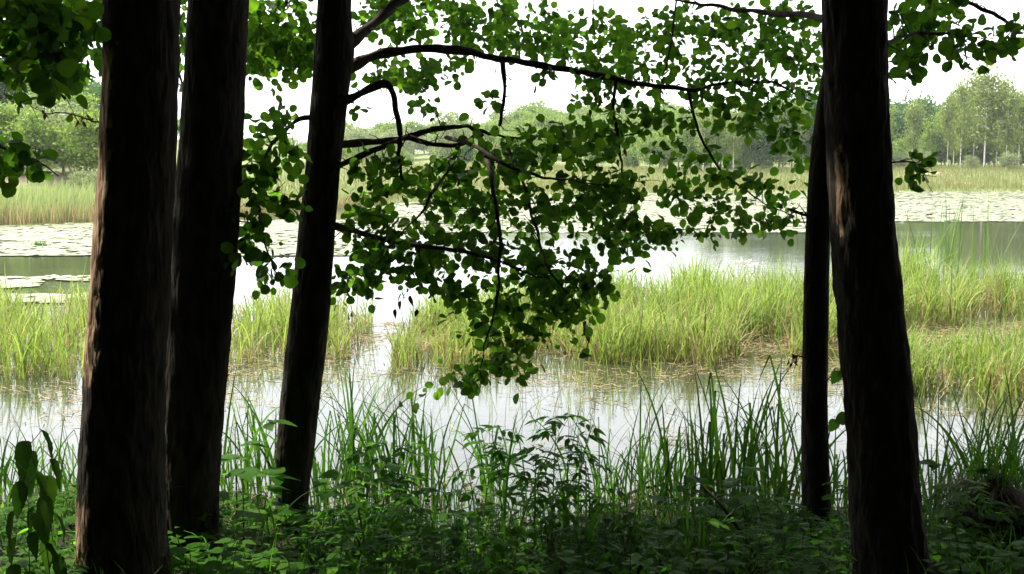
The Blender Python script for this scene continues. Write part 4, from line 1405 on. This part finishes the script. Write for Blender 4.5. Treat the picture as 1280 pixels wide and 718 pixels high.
def herb(seed, kind):
    """(stem mesh, leaf mesh) of a one metre herb"""
    r = np.random.default_rng(seed)
    sb, lb = MB(), MB()
    lean = r.normal(0, 0.08, 2)
    path = smooth_path([(0, 0, -0.04), (lean[0] * .4, lean[1] * .4, 0.5), (lean[0], lean[1], 1.0)], 16)
    add_tube(sb, path, np.linspace(0.007, 0.002, 16), 6)
    if kind == 'compound':                            # opposite leaves of seven narrow leaflets
        for lv in np.linspace(0.25, 1.0, 8):
            p = path[min(15, int(lv * 15))]
            a0 = r.uniform(0, 6.28)
            for a in (a0, a0 + 3.14) if lv < 0.97 else (a0, a0 + 2.1, a0 + 4.2):
                L = r.uniform(0.17, 0.26) * (1.25 - 0.5 * lv)
                el = r.uniform(0.1, 0.6)
                e = p + np.array([math.cos(a) * L, math.sin(a) * L, L * el])
                ax = smooth_path([p, (p + e) / 2 + np.array([0, 0, 0.03]), e - np.array([0, 0, 0.03])], 8)
                add_tube(sb, ax, 0.0016, 4)
                tn = unit(np.gradient(ax, axis=0))
                for j in (3, 5, 7):
                    sd = unit(np.cross(tn[j], [0, 0, 1]))
                    dirs = [tn[j] * 0.7 + sd, tn[j] * 0.7 - sd] + ([tn[j]] if j == 7 else [])
                    dirs = np.array(dirs) + r.normal(0, 0.12, (len(dirs), 3)) - np.array([0, 0, 0.25])
                    add_leaves(lb, np.tile(ax[j], (len(dirs), 1)), dirs, np.tile([0, 0, 1.0], (len(dirs), 1)) + r.normal(0, 0.25, (len(dirs), 3)), r.uniform(0.08, 0.12, len(dirs)), 0.085, T_LANCE)
    elif kind == 'nettle':
        for k, lv in enumerate(np.linspace(0.2, 1.0, 9)):
            p = path[min(15, int(lv * 15))]
            a0 = k * 1.57 + r.uniform(-.3, .3)
            for a in (a0, a0 + 3.14):
                d = np.array([math.cos(a), math.sin(a), r.uniform(-0.3, 0.4)])
                s = r.uniform(0.12, 0.19) * (1.2 - 0.6 * lv)
                add_leaves(lb, [p + d * 0.03], [d], [np.array([0, 0, 1.0]) + r.normal(0, 0.3, 3)], s, s * 0.9, T_OVATE_TOOTHED)
    elif kind == 'raspberry':                         # leaves of three on arching stalks
        for k, lv in enumerate(np.linspace(0.25, 1.0, 8)):
            p = path[min(15, int(lv * 15))]
            a = k * 2.4 + r.uniform(-.3, .3)
            L = r.uniform(0.14, 0.24)
            e = p + np.array([math.cos(a) * L, math.sin(a) * L, L * r.uniform(0.0, 0.5)])
            add_tube(sb, [p, (p + e) / 2 + np.array([0, 0, 0.02]), e], 0.0018, 4)
            d0 = unit(e - p)
            sd = unit(np.cross(d0, [0, 0, 1]))
            dirs = np.array([d0, d0 * 0.3 + sd, d0 * 0.3 - sd]) - np.array([0, 0, 0.25])
            add_leaves(lb, np.tile(e, (3, 1)), dirs, np.tile([0, 0, 1.0], (3, 1)) + r.normal(0, 0.3, (3, 3)), np.array([0.16, 0.12, 0.12]), np.array([0.15, 0.11, 0.11]), T_OVATE_TOOTHED)
    else:                                             # broad drooping leaves
        for k, lv in enumerate(np.linspace(0.25, 1.0, 13)):
            p = path[min(15, int(lv * 15))]
            a = k * 2.4
            L = r.uniform(0.08, 0.16)
            e = p + np.array([math.cos(a) * L, math.sin(a) * L, L * 0.6])
            add_tube(sb, [p, (p + e) / 2, e], 0.003, 5)
            d = np.array([math.cos(a), math.sin(a), r.uniform(-2.2, -1.0)])
            s = r.uniform(0.15, 0.27)
            add_leaves(lb, [e], [d], [np.array([math.cos(a), math.sin(a), 0.8]) + r.normal(0, 0.2, 3)], s, s * 0.7, T_HEART)
    lm = 'broad_leaf' if kind == 'broad' else 'herb_leaf'
    return sb.mesh('stem', M['herb_stem']), lb.mesh('leaves', M[lm])


HERBS = {k: [herb(300 + 10 * j + len(k), k) for j in range(4)] for k in ('compound', 'nettle', 'raspberry', 'broad')}
HN = {'compound': ('ash_seedling', 'sapling', 'feathery seedling'), 'nettle': ('nettle_plant', 'plant', 'nettle'),
      'raspberry': ('bramble_plant', 'plant', 'three leaved bramble'), 'broad': ('burdock_plant', 'plant', 'plant with big drooping dark leaves')}
hc = [0]


def plant(kind, px, depth, top, label=None, wide=None):
    if label is None:                                 # keep the feet of the trunks in view
        for a, b, d in ((195, 285, 4.95), (335, 405, 5.6), (992, 1052, 5.5)):
            if a < px < b and depth < d:
                top = max(top, 668 if d < 5 else 652)
    p = P(px, 500, depth)
    z = max(float(ground_z(p[0], depth)), -0.02)
    h = max(0.16, P(px, top, depth)[2] - z)
    sm, lm = HERBS[kind][hc[0] % 4]
    hc[0] += 1
    nm, cat, words_ = HN[kind]
    o = empty(nm, (p[0], depth, z), (hc[0] * 2.4) % 6.28)
    wd_ = wide or max(h, 0.5)
    o.scale = (wd_, wd_, h)
    size = 'tall' if h > 0.6 else 'mid height' if h > 0.38 else 'small'
    dep = 'front row' if depth < 4.6 else 'mid bank' if depth < 5.5 else 'near water'
    tag(o, label or '%s %s %s, %s' % (size, words_, zone(px), dep), cat, 'low plants on the near bank')
    for n_, me in (('stem', sm), ('leaves', lm)):
        c = bpy.data.objects.new(n_, me)
        col.objects.link(c)
        c.parent = o


plant('compound', 632, 5.5, 548, wide=0.8)
plant('compound', 690, 5.7, 528, wide=0.85)
plant('compound', 708, 5.6, 536, wide=0.8)
plant('compound', 668, 5.4, 570, wide=0.8)
plant('compound', 600, 5.6, 560, wide=0.75)
plant('compound', 470, 5.4, 575, wide=0.8)
plant('compound', 500, 5.5, 560, wide=0.8)
plant('compound', 740, 5.4, 590, wide=0.7)
for px, d, top in ((410, 5.2, 590), (432, 5.0, 612), (455, 5.1, 585), (520, 5.3, 600), (548, 5.1, 622), (580, 5.3, 596), (760, 5.3, 628), (795, 5.2, 640), (848, 5.2, 612), (880, 5.1, 600), (905, 5.3, 590), (940, 5.2, 600), (968, 5.0, 615), (1180, 5.0, 600), (1205, 5.2, 585), (1230, 4.9, 612)):
    plant(('compound', 'nettle', 'raspberry')[int(px) % 3], px, d, top, wide=0.65)
plant('broad', 55, 4.2, 555, 'drooping dark big leaved plant at the left edge, tallest of two', 0.42)
plant('broad', 25, 4.0, 590, 'drooping big leaved plant cut by the left edge, lower of two', 0.4)
plant('raspberry', 292, 5.3, 538, 'sunlit yellow green bramble between the second trunk and the leaning alder', 0.9)
plant('raspberry', 300, 5.1, 590, None, 0.9)
plant('nettle', 232, 4.5, 585, None, 0.8)
plant('nettle', 250, 4.4, 640, None, 0.8)
r = np.random.default_rng(73)
for px in np.arange(-10, 1290, 17):
    k = ('nettle', 'raspberry', 'nettle', 'compound')[int(r.integers(0, 4))]
    plant(k, px + r.uniform(-9, 9), r.uniform(4.2, 4.9), r.uniform(650, 705))
for px in np.arange(-10, 1290, 24):
    k = ('compound', 'raspberry', 'compound')[int(r.integers(0, 3))]
    plant(k, px + r.uniform(-9, 9), r.uniform(4.9, 5.6), r.uniform(*((645, 690) if 520 < px < 900 else (605, 660))))

# ground cover on the bank
mb = MB()
r = np.random.default_rng(81)
n = 6000
x = r.uniform(-4.5, 4.5, n)
y = r.uniform(2.6, 6.3, n)
add_blades(mb, np.column_stack([x, y, ground_z(x, y) - 0.01]), r.uniform(0, 6.28, n), r.uniform(0.08, 0.34, n) * np.interp(y, [5.0, 6.3], [1, 0.5]), 0.007, r.uniform(0, 0.5, n), r.uniform(0.2, 1.8, n), 0, 6)
n = 4500
x = r.uniform(-4.5, 4.5, n)
y = r.uniform(2.6, 6.2, n)
pos = np.column_stack([x, y, ground_z(x, y) + r.uniform(0.01, 0.16, n)])
add_leaves(mb, pos, r.normal(0, 1, (n, 3)) * np.array([1, 1, 0.4]), r.normal(0, 0.4, (n, 3)) + np.array([0, 0, 1]), r.uniform(0.03, 0.075, n), r.uniform(0.025, 0.05, n), T_OVATE, 1)
tag(mb.build('ground_cover', [M['bank_blade'], M['herb_leaf']]), 'low mixed grass and small leaves covering the shaded bank', 'ground cover', kind='stuff')

mb = MB()
n = 2500
x = r.uniform(-4.5, 4.5, n)
y = r.uniform(2.6, 6.9, n)
add_leaves(mb, np.column_stack([x, y, np.maximum(ground_z(x, y), 0) + 0.012]), r.normal(0, 1, (n, 3)) * np.array([1, 1, 0.15]), r.normal(0, 0.3, (n, 3)) + np.array([0, 0, 1]), r.uniform(0.03, 0.08, n), r.uniform(0.01, 0.05, n), T_OVATE)
tag(mb.build('leaf_litter', M['dead_leaf']), 'brown leaf and twig litter on the dark mud', 'litter', kind='stuff')


def stick(label, pts, r0, r1):
    mb = MB()
    path = smooth_path(PP(pts), 18)
    o = path[0].copy()
    add_tube(mb, path, np.linspace(r0, r1, 18), 7)
    fork = path[9] + np.array([0.06, 0.03, 0.05])
    add_tube(mb, [path[9], (path[9] + fork) / 2 + np.array([0, 0, 0.01]), fork], [r1, r1 * .8, r1 * .5], 5)
    tag(mb.build('dead_stick', M['twig'], origin=o), label, 'stick', 'dead sticks on the bank')


stick('dark dead stick slanting up out of the plants left of the slim stem', [(952, 716, 4.7), (930, 672, 4.75), (900, 630, 4.8), (876, 606, 4.85)], 0.011, 0.006)
stick('dead stick lying in the shallow water right of centre', [(770, 625, 6.5), (800, 612, 6.6), (830, 606, 6.7)], 0.012, 0.008)
stick('dark short stick leaning in the reeds right of the leaning alder', [(445, 650, 5.4), (460, 640, 5.4), (476, 632, 5.5)], 0.010, 0.006)

# brown rooted tussock at the right edge
tp = P(1246, 610, 5.3)
tz = float(ground_z(tp[0], 5.3))
tu = tag(empty('grass_tussock', (tp[0], 5.3, tz)), 'brown matted tussock with green blades on top at the right edge', 'tussock')
q = np.random.default_rng(7)
mb = MB()
add_tube(mb, [(0, 0, -0.1), (0.01, 0, 0.12), (0, 0, 0.28), (0, 0, 0.36)], [0.13, 0.14, 0.11, 0.05], 16, 0, 0.3, 4)
n = 1400
a = q.uniform(0, 6.28, n)
add_blades(mb, np.column_stack([np.cos(a) * 0.12, np.sin(a) * 0.12, q.uniform(0.1, 0.36, n)]), a, q.uniform(0.12, 0.38, n), 0.005, q.uniform(1.2, 2.2, n), 0.9, 0, 5)
mb.build('root_mat', M['root_mat'], tu)
mb = MB()
n = 110
add_blades(mb, np.column_stack([q.normal(0, 0.07, (n, 2)), np.full(n, 0.33)]), q.uniform(0, 6.28, n), q.uniform(0.2, 0.55, n), 0.007, q.uniform(0.1, 0.9, n), q.uniform(0.3, 1.6, n), 0, 8)
mb.build('blades', M['bank_blade'], tu)

# ------------------------------------------------------------------ summer haze over the lake
hz = MB()
x0, x1, y0, y1, z0, z1 = -640, 660, -85, 1010, -1.7, 40
hz.add([(x0, y0, z0), (x1, y0, z0), (x1, y1, z0), (x0, y1, z0), (x0, y0, z1), (x1, y0, z1), (x1, y1, z1), (x0, y1, z1)],
       [(0, 3, 2, 1), (4, 5, 6, 7), (0, 1, 5, 4), (1, 2, 6, 5), (2, 3, 7, 6), (3, 0, 4, 7)])
hm, nt, N, L = new_mat('haze')
out = N.new('ShaderNodeOutputMaterial')
vol = N.new('ShaderNodeVolumePrincipled')
vol.inputs['Color'].default_value = (0.93, 0.96, 1.0, 1)
vol.inputs['Density'].default_value = 0.00026
vol.inputs['Anisotropy'].default_value = 0.3
L.new(vol.outputs['Volume'], out.inputs['Volume'])
tag(hz.build('haze', hm, smooth=False), kind='stuff')
